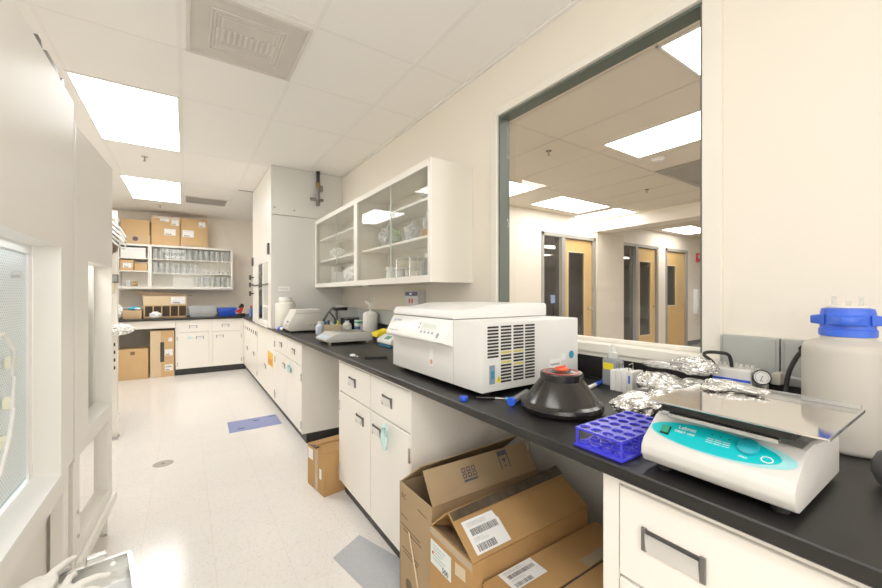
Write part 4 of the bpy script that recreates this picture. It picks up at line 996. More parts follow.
oval(.334, .036, .1125, .0290, 'teal_oval', TEAL, ov, .0014)
kb = MB(); kb.lathe([(.0165, .0015), (.0178, .004), (.0168, .008), (.0145, .009)], tuple(onl(.272, .045, 0)), 28, tuple(nn)).build('speed_knob', TEALK, t)
sw = MB(); P = lambda y, s, k: tuple(onl(y, s, k))
sw.hexa([P(.425, .022, .0015), P(.408, .022, .0015), P(.408, .044, .0015), P(.425, .044, .0015), P(.425, .022, .003), P(.408, .022, .003), P(.408, .044, .003), P(.425, .044, .003)]).build('switch_bezel', BLACK, t, 0)
MB().hexa([P(.4235, .025, .0031), P(.4095, .025, .0031), P(.4095, .041, .0031), P(.4235, .041, .0031), P(.4235, .025, .005), P(.4095, .025, .005), P(.4095, .041, .0075), P(.4235, .041, .0075)]).build('power_switch', GREEN, t, 0)
ux = (0, -1, 0); vy = tuple(sl)
text('Labnet', .0125, onl(.396, .046, .0016), ux, vy, WHITEINK, ov, ext=.0001)
text('ORBIT 1000', .0075, onl(.400, .036, .0016), ux, vy, WHITEINK, ov, ext=.0001)
for y, s in ((.334, .0520), (.319, .0515), (.304, .0510)):
    q = onl(y, s, .0016); MB().lathe([(.0018, 0), (.0018, .0004)], tuple(q), 10, tuple(nn)).build('indicator', DARK, ov)
m = MB()
for i in range(3):
    for j in range(3): m.quad(P(.340-.014*i, .043-.0048*j, .0017), P(.328-.014*i, .043-.0048*j, .0017), P(.328-.014*i, .0412-.0048*j, .0017), P(.340-.014*i, .0412-.0048*j, .0017))
m.build('printed_legend', mat('pale teal print', (.45, .75, .78)), ov, 0)
text('SPEED', .005, onl(.282, .020, .0016), ux, vy, WHITEINK, ov, ext=.0001)
oval(.241, .030, .0095, .007, 'white_emblem', WHITEINK, ov, .0017, 20)
oval(.241, .030, .0075, .0052, 'emblem_centre', TEAL, ov, .0021, 20)
# moving platform
MB().box(.864, 1.075, .203, .422, 1.046, 1.0655, .002, 1).build('platform_block', BLACK, t, 0)
MB().box(.96, 1.04, .27, .37, 1.025, 1.0458).build('drive_hub', GREYW, t, 0)
MB().box(.856, .8635, .222, .405, 1.0375, 1.0455, .001, 1).box(.8637, .95, .222, .405, 1.0405, 1.0455).build('steel_bar', STEEL, t, 0)
pl = MB().box(.843, 1.117, .157, .438, 1.0665, 1.0705, .0008, 1).build('platform_plate', MIRROR, t, 0)
MB().box(1.104, 1.117, .160, .36, 1.0707, 1.080, .001, 1).build('acrylic_rail', ACRY, pl, 0)
MB().box(.845, 1.115, .1555, .1568, 1.0655, 1.0715).build('plate_edge', mat('bright plate edge', (.75, .75, .74), rough=.2, metal=.8), pl, 0)

# ------------------------------------------------------------------ foil
def foil(label, parts, seed):
    m = MB()
    for c, s, sd, fb in parts:
        n0 = len(m.bm.verts)
        r = bmesh.ops.create_icosphere(m.bm, subdivisions=4, radius=1.0); c = Vector(c)
        for v in r['verts']:
            d = v.co.normalized(); o = Vector((sd*3.7, sd*1.9, sd*5.3))
            k = 1+.20*noise.noise(d*2.0+o)+.14*abs(noise.noise(d*5+o))-.10*abs(noise.noise(d*9-o))+.06*noise.noise(d*19+o)
            p = c+Vector((d.x*s[0], d.y*s[1], d.z*s[2]))*k
            if fb is not None and p.z < fb: p.z = fb+.001*abs(noise.noise(d*8))
            v.co = p
    return tag(m.build('foil_bundle', FOIL, None, 0), label, 'foil')
foil('crumpled foil sheet on the bench directly behind the blue tube rack', [((1.21, .665, .945), (.10, .060, .034), 1, BT+.001), ((1.31, .712, .938), (.07, .045, .026), 2, BT+.001), ((1.27, .62, .95), (.06, .05, .034), 6, BT+.001)], 1)
foil('long foil wrapped bundle lying beside the white rack', [((1.37, .665, .985), (.065, .085, .040), 3, BT+.002), ((1.38, .535, .988), (.055, .100, .034), 4, BT+.002), ((1.37, .62, .95), (.05, .10, .035), 8, BT+.002)], 2)
foil('small domed foil cap with a flat tail on top of the long foil bundle', [((1.41, .585, 1.058), (.035, .070, .030), 5, 1.032), ((1.40, .69, 1.048), (.018, .060, .012), 7, 1.035)], 3)
foil('crumpled foil lying on the steel platform of the rotator', [((1.082, .378, 1.082), (.022, .042, .010), 9, 1.0712), ((1.082, .335, 1.079), (.018, .040, .007), 10, 1.0712), ((1.050, .39, 1.076), (.025, .026, .005), 12, 1.0712)], 4)

# ------------------------------------------------------------------ small bench things near the window
t = thing('squeeze_bottle', 'grey translucent square bottle with yellow label beside the white rack', 'bottle', (1.49, .925, BT))
MB().box(1.465, 1.525, .895, .958, BT+.001, 1.030, .010, 3).build('body', POLYG, t)
MB().box(1.4638, 1.4646, .905, .95, .985, 1.012).build('yellow_label', YELLOW, t, 0)
MB().lathe([(.020, 1.0305), (.020, 1.055), (.012, 1.06), (.008, 1.085)], (1.495, .927, 0), 16).build('cap', glass('clear milky cap', (.95, .95, .95), body=.5), t)
t = thing('slide_rack', 'white ridged plastic rack with two thin steel handles', 'rack', (1.46, .84, BT))
m = MB()
for i in range(4): m.box(1.415+.0005, 1.495, .797+.0235*i, .797+.0235*i+.0215, BT+.001, 1.000-.004*(i % 2), .003)
m.build('block', WHITE, t)
MB().box(1.4138, 1.4148, .806, .812, .955, .985).build('blue_print', BLUE, t, 0)
for y in (.825, .865): MB().tube([(1.44, y, .995), (1.44, y, 1.022), (1.47, y, 1.026), (1.47, y, .995)], .002, 6).build('wire_handle', STEEL, t)
t = thing('marker_pen', 'blue capped white marker pen lying beside the black rotor', 'pen', (1.42, .955, BT))
p, q = Vector((1.33, .935, BT+.0085)), Vector((1.50, .975, BT+.0085))
MB().cyl(p, p.lerp(q, .5), .0075, n=12).build('barrel', WHITE, t); MB().cyl(p.lerp(q, .501), q, .0083, n=12).build('cap', BLUE, t)
t = thing('pipette', 'grey tube with bright blue end cap in front of the rotor', 'tube', (1.0, .97, BT))
p, q = Vector((.925, .948, BT+.0155)), Vector((1.07, 1.012, BT+.0155))
MB().cyl(p.lerp(q, .10), q, .0115, n=14).build('barrel', mat('dark grey tube', (.16, .16, .16), rough=.4), t); MB().cyl(p, p.lerp(q, .099), .0145, n=16).build('end_cap', BLUE, t)
t = thing('probe_wand', 'thin black wand with steel middle and blue ring in front of the centrifuge', 'wand', (.94, 1.035, BT))
p, q = Vector((.885, 1.085, BT+.006)), Vector((.985, .993, BT+.006))
MB().cyl(p, p.lerp(q, .5), .004, .0055, 10).build('handle', BLACK, t); MB().cyl(p.lerp(q, .501), p.lerp(q, .78), .0035, n=10).build('steel_shaft', CHROME, t)
MB().cyl(p.lerp(q, .781), p.lerp(q, .85), .0065, n=10).build('blue_ring', mat('sky blue ring', (.05, .35, .75)), t); MB().cyl(p.lerp(q, .851), q, .0055, n=10).build('tip', BLACK, t)
t = thing('screw_top', 'small bright blue screw cap on the bench edge below the centrifuge', 'cap', (.835, 1.10, BT))
MB().lathe([(.0150, BT+.001), (.0155, BT+.003), (.0145, BT+.014), (.012, BT+.0155)], (.838, 1.10, 0), 20).build('shell', BLUE, t)
MB().lathe([(.010, BT+.0156), (.010, BT+.0164)], (.838, 1.10, 0), 16).build('top_disc', mat('darker blue', (.012, .05, .45)), t)
# manifold with gauge and cables
t = thing('vacuum_manifold', 'white ridged manifold block with blue stripe in front of the grey wall panel', 'manifold', (1.48, .49, BT))
MB().box(1.452, 1.535, .440, .545, BT+.001, 1.060, .003, 1).build('block', OFFW, t)
m = MB()
for i in range(7): m.cyl((1.494, .449+.015*i, 1.0605), (1.494, .449+.015*i, 1.073), .0055, n=10)
m.build('ports', GREYW, t)
MB().box(1.4505, 1.4518, .442, .543, 1.022, 1.030).build('blue_stripe', BLUE, t, 0)
MB().box(1.4495, 1.4518, .442, .543, .990, 1.019).build('rail', GREYW, t, 0)
t = thing('pressure_gauge', 'round dial pressure gauge with white face beside the carboy', 'gauge', (1.45, .40, 1.047))
gc = Vector((1.445, .412, 1.048)); gd = Vector((-.93, -.26, .06)).normalized()
MB().lathe([(.021, -.022), (.0225, -.018), (.0225, .002), (.0205, .004), (.0192, .004)], gc, 32, gd).build('case', mat('dark chrome case', (.10, .10, .10), rough=.2, metal=.9), t)
fc = MB().lathe([(.0192, .0041), (.0192, .0046)], gc, 32, gd).build('dial_face', PAPER, t)
e1 = gd.cross(Vector((0, 0, 1))).normalized(); e2 = e1.cross(gd).normalized()
ticks = MB()
for k in range(22):
    a = math.radians(-45+270*k/21); d = e1*math.cos(a)+e2*math.sin(a); s_ = gd.cross(d)*.0005
    ticks.quad(*(tuple(gc+gd*.0052+d*r_+sg) for r_, sg in ((.0142, -s_), (.0170, -s_), (.0170, s_), (.0142, s_))))
ticks.build('scale_ticks', INK, fc, 0)
nd = (e1*.35-e2*.9).normalized(); s_ = gd.cross(nd)*.0011
MB().quad(*(tuple(gc+gd*.0056+nd*r_+sg) for r_, sg in ((-.005, -s_), (.0135, -s_*.3), (.0135, s_*.3), (-.005, s_)))).build('needle', INK, fc, 0)
text('kPa', .006, gc+gd*.0054-e1*(-.005)-e2*.012, -e1, e2, INK, fc, ext=.0001)
MB().cyl(gc-gd*.022, gc-gd*.06, .009, n=10).cyl((1.500, .42, BT+.001), (1.500, .42, 1.05), .010, n=10).build('stem', STEEL, t)
MB().box(1.48, 1.53, .378, .400, 1.025, 1.06, .004).build('fitting', mat('beige metal fitting', (.55, .52, .46), rough=.4), t)
def cable(label, pts, r, m=RUBBER, plug=None, name='cable'):
    P = [Vector(p) for p in pts]; out = []
    for i in range(len(P)-1):
        p0, p1, p2, p3 = P[max(i-1, 0)], P[i], P[i+1], P[min(i+2, len(P)-1)]
        for k in range(6):
            u = k/6; out.append(.5*((2*p1)+(p2-p0)*u+(2*p0-5*p1+4*p2-p3)*u*u+(3*p1-p0-3*p2+p3)*u**3))
    out.append(P[-1]); o = thing(name, label, 'cable', P[-1]); MB().tube(out, r, 8).build('sheath', m, o)
    if plug: MB().cyl(plug[0], plug[1], plug[2], n=14).build('plug', BLACK, o)
    return o
cable('black looped cable rising between the foil and the grey wall panel', [(1.43, .52, 1.055), (1.43, .54, 1.082), (1.435, .562, 1.096), (1.44, .556, 1.106), (1.45, .525, 1.108), (1.47, .505, 1.10), (1.48, .50, 1.062)], .0055)
cable('thick black cable arching up to the wall panel behind the carboy', [(1.47, .362, .94), (1.478, .366, 1.0), (1.488, .362, 1.06), (1.502, .350, 1.105), (1.520, .340, 1.128), (1.535, .336, 1.134)], .0062, RUBBER, ((1.530, .336, 1.134), (1.558, .336, 1.134), .014))
cable('thin grey hose running behind the gauge towards the carboy', [(1.53, .42, 1.03), (1.535, .37, 1.045), (1.53, .32, 1.035), (1.52, .27, 1.01)], .004, mat('pale clear hose', (.62, .64, .66), rough=.3))
cable('black power cord lying on the bench behind the gauge', [(1.47, .37, BT+.008), (1.50, .30, BT+.010), (1.53, .34, BT+.03), (1.555, .42, BT+.012), (1.553, .56, BT+.012), (1.53, .70, BT+.01)], .007)

# ------------------------------------------------------------------ big carboy and the dark flask at the frame edge
ax, ay = 1.385, .224
t = thing('carboy', 'large translucent carboy with bright blue screw lid at the right end of the bench', 'carboy', (ax, ay, BT))
R = .0845
CARB = mat('translucent carboy', (.72, .68, .61), rough=.42, var=.05, scale=5, trans=.25)
MB().lathe([(R*.90, BT+.001), (R*.98, BT+.006), (R, BT+.016), (R, 1.155), (R*.985, 1.166), (R*.93, 1.174), (R*.80, 1.180), (R*.60, 1.186), (R*.58, 1.19), (R*.58, 1.2)], (ax, ay, 0), 44).build('body', CARB, t, 60)
cp = MB().lathe([(.0505, 1.194), (.0525, 1.196), (.0525, 1.211), (.0500, 1.213), (.0495, 1.253), (.047, 1.263), (.040, 1.265)], (ax, ay, 0), 36).build('lid', CAPBLUE, t)
for k in range(4):
    a = math.radians(99+90*k); d = Vector((math.cos(a), math.sin(a), 0)); s_ = Vector((-d.y, d.x, 0)); o = Vector((ax, ay, 0))
    P = lambda r_, w_, z_: tuple(o+d*r_+s_*w_+Vector((0, 0, z_)))
    MB().hexa([P(.040, -.036, 1.222), P(.067, -.010, 1.224), P(.067, .010, 1.224), P(.040, .036, 1.222), P(.040, -.036, 1.249), P(.067, -.010, 1.244), P(.067, .010, 1.244), P(.040, .036, 1.249)], .002, 1).build('grip_wing', CAPBLUE, cp)
MB().lathe([(.037, 1.2655), (.037, 1.269), (.030, 1.271)], (ax, ay, 0), 28).build('top_disc', POLY, t)
for dx, dy, h in ((-.012, .022, 1.295), (.0, -.002, 1.283), (.010, -.022, 1.293)): MB().cyl((ax+dx, ay+dy, 1.2712), (ax+dx, ay+dy, h), .005, n=10).build('tube_port', ACRY, t)
t = thing('dark_flask', 'dark grey rounded flask cut off by the right edge of the photo', 'flask', (1.165, .113, BT))
MB().lathe([(.022, BT+.001), (.034, BT+.008), (.042, BT+.028), (.042, BT+.045), (.034, BT+.066), (.018, BT+.078), (.016, BT+.088)], (1.165, .113, 0), 28).build('body', mat('dark grey rubber', (.07, .07, .075), rough=.5), t)
MB().lathe([(.018, BT+.0885), (.018, BT+.10)], (1.165, .113, 0), 16).build('stopper', BLACK, t)

# ------------------------------------------------------------------ instruments on the far end of the bench
bt = thing('carboy', 'white plastic carboy with wide neck beside the fume hood', 'carboy', (.905, 4.42, BT))
MB().lathe([(.092, BT+.001), (.102, BT+.010), (.103, 1.188), (.098, 1.202), (.066, 1.212), (.062, 1.225)], (.905, 4.42, 0), 30).build('body', mat('milky white plastic', (.84, .82, .74), rough=.4), bt, 50)
MB().lathe([(.066, 1.2255), (.068, 1.23), (.066, 1.262), (.060, 1.266)], (.905, 4.42, 0), 24).build('lid', WHITE, bt)
for a in (0, 1): MB().box(.905-.10+.165*a, .905-.065+.165*a, 4.405, 4.435, 1.205, 1.228, .004).build('lug', GREYW, bt)
t = thing('benchtop_analyzer', 'boxy beige white instrument with sloped blue-buttoned front near the fume hood', 'instrument', (.99, 4.06, BT))
MB().prism([(.850, .932), (.832, .950), (.836, 1.0), (.886, 1.09), (.902, 1.135), (.915, 1.142), (1.145, 1.142), (1.155, 1.132), (1.155, .932)], 'y', 3.93, 4.20, .006, 2).build('housing', mat('warm grey housing', (.62, .605, .555), rough=.4), t, 45)
MB().box(.908, 1.15, 3.9275, 3.9295, 1.105, 1.110).build('seam', GREY, t, 0)
MB().prism([(.833, .985), (.845, .98), (.866, 1.02), (.85, 1.03)], 'y', 3.99, 4.06).build('blue_button', mat('navy button', (.03, .06, .25)), t)
MB().box(1.08, 1.135, 3.9275, 3.9297, .965, .995).build('type_plate', mat('grey plate', (.38, .39, .42)), t, 0)
MB().lathe([(.008, 0), (.008, .002)], (1.045, 3.9298, .985), 10, (0, -1, 0)).build('green_lamp', mat('dull green lamp', (.35, .42, .12)), t)
for x in (.88, 1.11):
    for y in (3.97, 4.16): MB().cyl((x, y, BT+.0005), (x, y, .9318), .016, n=10).build('foot', RUBBER, t)
t = thing('foam_block', 'beige foam block holding blue tubes on the far bench', 'tube holder', (1.18, 3.69, BT))
MB().box(1.085, 1.275, 3.65, 3.75, BT+.001, 1.0, .003).build('block', mat('beige foam', (.74, .61, .40), rough=.9), t)
for i in range(6): MB().cyl((1.10+.03*i, 3.70, 1.0005), (1.095+.03*i, 3.69+.01*(i % 2), 1.028+.006*(i % 3)), .012, n=10).build('tube', mat('dark teal tubes', (.03, .12, .17)) if i % 3 else mat('pale blue tubes', (.55, .66, .78)), t)
MB().cyl((1.235, 3.66, 1.0005), (1.24, 3.66, 1.04), .008, n=8).build('yellow_tube', YELLOW, t)
bottle(1.06, 3.66, BT+.001, .036, .125, 'small white bottle with pale blue base left of the foam block', mat('pale blue white plastic', (.66, .74, .84), rough=.4), WHITE)
t = thing('bottle', 'small white round bottle right of the foam block', 'bottle', (1.36, 3.74, BT))
MB().lathe([(.042, BT+.001), (.046, BT+.01), (.046, BT+.06), (.038, BT+.085), (.020, BT+.098)], (1.36, 3.74, 0), 22).build('body', POLY, t); MB().lathe([(.022, BT+.0985), (.022, BT+.115)], (1.36, 3.74, 0), 14).build('cap', WHITE, t)
t = thing('swing_arm_stand', 'small dark grey articulated stand with a clamp behind the foam block', 'lab stand', (1.38, 4.15, BT))
DG = mat('dark grey enamel', (.15, .15, .155), rough=.4)
MB().box(1.30, 1.48, 4.08, 4.24, BT+.001, .94, .006).build('base', DG, t)
MB().cyl((1.40, 4.18, .941), (1.40, 4.18, 1.14), .014, n=10).build('post', DG, t)
MB().tube([(1.40, 4.18, 1.13), (1.33, 4.10, 1.15), (1.26, 4.04, 1.10), (1.20, 4.00, 1.02)], .013, 8).build('arm', DG, t)
MB().box(1.33, 1.47, 4.02, 4.10, 1.12, 1.155, .008).build('head', BLACK, t)
MB().box(1.36, 1.47, 4.01, 4.09, 1.156, 1.175, .004).build('head_plate', GREYW, t)
MB().tube([(1.28, 4.06, 1.11), (1.30, 3.98, 1.06), (1.32, 3.95, 1.00), (1.33, 3.97, .941)], .008, 6).build('cable', RUBBER, t)
t = thing('black_box', 'plain black box against the wall behind the white jug', 'box', (1.47, 3.92, BT))
MB().box(1.41, 1.535, 3.86, 3.98, BT+.001, 1.05, .005).build('body', BLACK, t); MB().box(1.408, 1.537, 3.858, 3.982, 1.035, 1.052, .003).build('lid', DG, t)
t = thing('reagent_carton', 'small carton in white, green and blue standing beside the white jug', 'carton', (1.47, 3.67, BT))
MB().box(1.425, 1.515, 3.62, 3.71, BT+.001, 1.035, .002, 1).build('body', mat('pale green white card', (.72, .80, .74), rough=.6), t)
MB().box(1.424, 1.516, 3.619, 3.711, .93, .975).build('blue_band', mat('navy blue print', (.06, .14, .36)), t, 0)
MB().box(1.424, 1.516, 3.619, 3.711, 1.005, 1.025).build('green_band', mat('green print', (.10, .42, .30)), t, 0)
MB().box(1.455, 1.49, 3.617, 3.6188, .94, .99).build('white_panel', PAPER, t, 0)
t = thing('wrapped_jug', 'white cylinder wrapped in film and tied at the top beside the carton', 'jug', (1.475, 3.42, BT))
MB().lathe([(.064, BT+.001), (.070, BT+.012), (.071, 1.10), (.060, 1.122), (.02, 1.135)], (1.475, 3.42, 0), 28).build('body', mat('white film wrap', (.85, .84, .80), rough=.45, bump=.2, bscale=30), t, 60)
MB().tube([(1.475, 3.42, 1.13), (1.472, 3.42, 1.17), (1.465, 3.43, 1.205), (1.445, 3.46, 1.225)], [.014, .008, .010, .016], 8).tube([(1.475, 3.42, 1.17), (1.485, 3.40, 1.22), (1.482, 3.39, 1.245)], [.007, .008, .013], 8).build('tied_top', BAG, t, 60)
t = thing('low_balance', 'low flat light grey balance with blue display on the front bench edge', 'balance', (1.04, 2.95, BT))
MB().prism([(.885, .935), (.868, .942), (.868, .956), (.91, .980), (.94, .998), (1.215, .998), (1.235, .985), (1.235, .940), (1.22, .932)], 'y', 2.82, 3.10, .004, 2).build('housing', mat('balance grey', (.56, .55, .51), rough=.4), t, 45)
MB().prism([(.869, .958), (.905, .979), (.906, .9805), (.869, .9600)], 'y', 2.86, 3.06).build('display', mat('pale blue panel', (.58, .66, .80), rough=.3), t, 0)
MB().box(.87, 1.234, 2.8175, 2.8195, .948, .951).build('seam', GREY, t, 0)
MB().box(1.00, 1.20, 2.86, 3.06, .9985, 1.003, .002, 1).build('pan', mat('worn steel pan', (.50, .49, .46), rough=.3, metal=.6), t)
for x in (.90, 1.20):
    for y in (2.85, 3.07): MB().cyl((x, y, BT+.0005), (x, y, .9345), .013, n=10).build('foot', mat('tan rubber foot', (.42, .33, .24)), t)
t = thing('digital_balance', 'small white balance with green display beside the centrifuge', 'balance', (1.30, 2.54, BT))
MB().prism([(1.215, .93), (1.200, .94), (1.205, .965), (1.26, .995), (1.40, 1.0), (1.42, .99), (1.42, .93)], 'y', 2.43, 2.66, .004, 2).build('housing', WHITE, t, 45)
MB().prism([(1.212, .9700), (1.245, .9885), (1.244, .9900), (1.211, .9715)], 'y', 2.49, 2.56).build('green_display', mat('green lcd', (.12, .36, .26)), t, 0)
MB().box(1.22, 1.28, 2.4275, 2.4295, .935, .95).build('blue_strip', mat('pale blue panel', (.58, .66, .80)), t, 0)
MB().box(1.205, 1.41, 2.44, 2.65, BT+.001, .9295, .002, 1).build('base', mat('blue green base', (.02, .16, .30), rough=.4), t)
t = thing('yellow_wedge', 'bright yellow plastic wedge between the two balances', 'wedge', (1.36, 2.86, BT))
MB().prism([(1.26, .955), (1.42, .975), (1.43, 1.0), (1.38, 1.012), (1.27, .985)], 'y', 2.80, 2.93, .004, 2).build('wedge_body', YELLOW, t)
MB().box(1.29, 1.41, 2.81, 2.92, BT+.001, .955, .003).build('base', DG, t)
t = thing('paper_scrap', 'tiny crumpled white scrap on the worktop above the drawer unit', 'scrap', (.85, 2.25, BT))
MB().blob((.852, 2.246, BT+.008), (.016, .022, .009), 3, .3, 3, 2, BT+.001).build('paper', PAPER, t, 60); MB().blob((.87, 2.215, BT+.004), (.006, .008, .004), 3, .3, 3, 1, BT+.001).build('crumb', PAPER, t, 60)
t = thing('pen', 'black pen lying on the worktop left of the centrifuge', 'pen', (.95, 2.11, BT))
MB().cyl((.893, 2.15, BT+.006), (.96, 2.105, BT+.006), .005, n=10).build('barrel', BLACK, t); MB().cyl((.961, 2.1045, BT+.006), (1.005, 2.075, BT+.006), .006, n=10).build('cap', BLACK, t)
t = thing('dropper_bottle', 'small white bottle with blue cap lying on the bench in front of the white carboy', 'bottle', (.83, 4.24, BT))
MB().cyl((.846, 4.195, BT+.021), (.832, 4.24, BT+.021), .019, n=14).build('body', WHITE, t); MB().cyl((.8317, 4.241, BT+.0225), (.818, 4.285, BT+.0225), .022, n=14).build('blue_cap', BLUE, t)
MB().cyl((.8465, 4.1935, BT+.021), (.850, 4.180, BT+.021), .016, n=12).build('black_base', BLACK, t)
t = thing('absorbent_pad', 'pale folded pad lying on the sill of the fume hood', 'pad', (.82, 5.2, .962))
MB().box(.775, .885, 4.80, 5.48, .9625, .974, .004).build('lower_fold', mat('cream pad', (.80, .77, .68), rough=.8), t); MB().box(.78, .87, 4.84, 5.30, .9742, .984, .004).build('upper_fold', PAPER, t)
t = thing('wall_controller', 'small white controller with dark blue display and red keys below the wall cabinet', 'controller', (1.565, 2.71, 1.20))
MB().box(1.533, XW-.0005, 2.60, 2.835, 1.20, 1.328, .004).build('housing', GREYW, t)
MB().box(1.5305, 1.5328, 2.602, 2.833, 1.203, 1.325).build('front_plate', mat('pale lilac plate', (.80, .80, .82), rough=.4), t, 0)
d = MB().box(1.529, 1.5303, 2.615, 2.82, 1.285, 1.318).build('display', mat('dark blue display', (.02, .025, .12), rough=.2), t, 0)
text('88:8', .024, (1.5285, 2.745, 1.293), (0, -1, 0), (0, 0, 1), mat('pale display digits', (.7, .75, .9), emit=(.7, .75, .9), estr=.5), d)
for y in (2.69, 2.735): MB().box(1.5285, 1.5303, y, y+.022, 1.225, 1.26).build('red_key', RED, t, 0)

# ------------------------------------------------------------------ cardboard boxes on the floor below the bench
th = .005
BX = .77
t = carton('cardboard_box', 'tall tan cardboard box with raised flaps and printed symbols under the bench', BX, 1.35, 1.21, 1.468, .001, .49, CARD, openup=True)
flap(t, (.775, 1.212, .491), (1.345, 1.212, .491), (1.345, 1.295, .590), (.775, 1.285, .601), CARD)
flap(t, (.775, 1.466, .491), (1.345, 1.466, .491), (1.345, 1.335, .610), (.80, 1.345, .592), CARD)
u1 = Vector((1, 0, 0)); v1 = Vector((0, .073, .110)).normalized(); n1 = u1.cross(v1)
fl = [o for o in t.children if o.name.startswith('flap')][0]
def onflap(x, s, k=.006): return tuple(Vector((x-.03, 1.212, .491))+v1*s+n1*k)
m = MB()
for i in range(3):
    for j in range(2):
        a, b = .975+.026*i, .058+.022*j
        m.quad(onflap(a, b), onflap(a+.019, b), onflap(a+.019, b+.004), onflap(a, b+.004)).quad(onflap(a, b+.014), onflap(a+.019, b+.014), onflap(a+.019, b+.018), onflap(a, b+.018))
        m.quad(onflap(a, b), onflap(a+.004, b), onflap(a+.004, b+.018), onflap(a, b+.018)).quad(onflap(a+.015, b), onflap(a+.019, b), onflap(a+.019, b+.018), onflap(a+.015, b+.018))
m.quad(onflap(.975, .044), onflap(1.045, .044), onflap(1.045, .052), onflap(.975, .052))
m.build('printed_symbols', INKG, fl, 0)
m = MB(); m.quad(onflap(1.18, .098), onflap(1.235, .098), onflap(1.235, .118), onflap(1.18, .118))
for a in (1.18, 1.230): m.quad(onflap(a, .045), onflap(a+.005, .045), onflap(a+.005, .098), onflap(a, .098))
m.ngon([onflap(1.195, .085), onflap(1.22, .085), onflap(1.2075, .068)]).ngon([onflap(1.195, .05), onflap(1.2075, .060), onflap(1.22, .05), onflap(1.2075, .054)])
m.build('printed_symbols', INKG, fl, 0)
def onface(X, y, z): return (BX-.0006, y-.046, z+.02)
m = MB()
for y0_, y1_, z_ in ((1.50, 1.44, .335), (1.50, 1.34, .295), (1.48, 1.33, .28), (1.49, 1.35, .20), (1.48, 1.36, .185), (1.36, 1.29, .415)):
    m.quad(onface(.80, y0_, z_), onface(.80, y1_, z_-.004), onface(.80, y1_, z_+.001), onface(.80, y0_, z_+.006))
m.box(BX-.0007, BX-.0002, 1.462, 1.464, .02, .482)
m.build('printed_lines', mat('faint brown print', (.15, .105, .06), rough=.9), t, 0)
text('RC', .032, (BX-.0007, 1.45, .43), (0, -1, 0), (0, 0, 1), mat('faint brown print', (.15, .105, .06)), t)
MB().lathe([(.028, 0), (.028, .0006)], (BX-.0001, 1.385, .085), 20, (-1, 0, 0)).build('printed_emblem', mat('faint brown print', (.15, .105, .06)), t)
MB().hexa([(BX+q-.8, p-.05, r) for q, p, r in ((.794, 1.43, .31), (.797, 1.425, .31), (.797, 1.32, .06), (.794, 1.33, .06), (.7995, 1.442, .31), (.7998, 1.437, .31), (.7998, 1.332, .06), (.7995, 1.342, .06))]).build('torn_strip', CARDP, t, 0)

t = carton('cardboard_box', 'orange brown cardboard box with raised taped flap and big shipping label under the bench', .755, 1.35, .945, 1.197, .001, .44, CARDO, openup=True)
fa = flap(t, (.757, .947, .441), (1.348, .947, .441), (1.348, 1.112, .534), (.757, 1.087, .535), CARDO)
flap(t, (.757, 1.195, .441), (1.348, 1.195, .441), (1.348, 1.128, .528), (.757, 1.103, .527), CARDO)
flap(t, (.762, 1.19, .438), (.762, .952, .438), (.84, .96, .41), (.84, 1.18, .41), CARDD)
v2 = Vector((0, .140, .094)).normalized(); n2 = Vector((1, 0, 0)).cross(v2)
def onf2(x, s, k=.0058): return tuple(Vector((x-.015, .947, .441))+v2*s+n2*k)
MB().quad(onf2(.775, .135), onf2(1.36, .145), onf2(1.36, .188), onf2(.775, .166)).build('tape', mat('dark glossy tape', (.10, .075, .05), rough=.12, var=.5, scale=25, spec=.9, bump=.3, bscale=50), fa, 0)
label_on(fa, onf2(.798, .012), (1, 0, 0), v2, .150, .110, 2, torn=True)
L = MB().quad((.7544, 1.215-.023, .385+.010), (.7544, 1.085-.023, .385+.010), (.7544, 1.085-.023, .298+.010), (.7544, 1.215-.023, .298+.010)).build('shipping_label', mat('pale green label', (.76, .83, .80), rough=.6), t, 0)
text('500', .026, (.7540, 1.140-.023, .303+.010), (0, -1, 0), (0, 0, 1), INK, L)
m = MB()
for i in range(5): m.quad((.7540, 1.20-.023, .372-.012*i+.010), (.7540, 1.12+.01*(i % 3)-.023, .372-.012*i+.010), (.7540, 1.12+.01*(i % 3)-.023, .368-.012*i+.010), (.7540, 1.20-.023, .368-.012*i+.010))
m.build('printed_lines', mat('grey green print', (.45, .52, .50)), L, 0)
MB().lathe([(.006, 0), (.006, .0004)], (.7542, 1.20-.023, .340+.010), 12, (-1, 0, 0)).build('red_dot', RED, L)
MB().quad((.7544, 1.062-.023, .385+.010), (.7544, 1.004-.023, .392+.010), (.7544, 1.004-.023, .350+.010), (.7544, 1.062-.023, .343+.010)).build('blank_label', mat('tan label', (.66, .53, .36)), t, 0)
MB().box(.7542, .7547, .946, 1.196, .415, .4395).build('tape', TAPE, t, 0)

t = thing('cardboard_box', 'low closed cardboard box with shipping label, nearest under the bench', 'cardboard box', (1.1, .775, 0))
MB().box(.79, 1.38, .585, .936, .001, .372, .004, 2).build('body', CARDO, t, 30)
MB().box(.792, 1.378, .784, .934, .3725, .3775, .0015, 1).build('flap', CARDO, t, 0); MB().box(.792, 1.378, .587, .776, .3725, .3775, .0015, 1).build('flap', CARDO, t, 0)
MB().box(.80, 1.37, .7765, .7835, .3722, .3735).build('dark_gap', DARK, t, 0)
fl = [o for o in t.children if o.name.startswith('flap')][0]
label_on(fl, (.848, .850, .3780), (1, 0, 0), (0, 1, 0), .150, .080, 2)
MB().box(1.13, 1.37, .785, .825, .3777, .3782).build('tape', TAPE, t, 0)

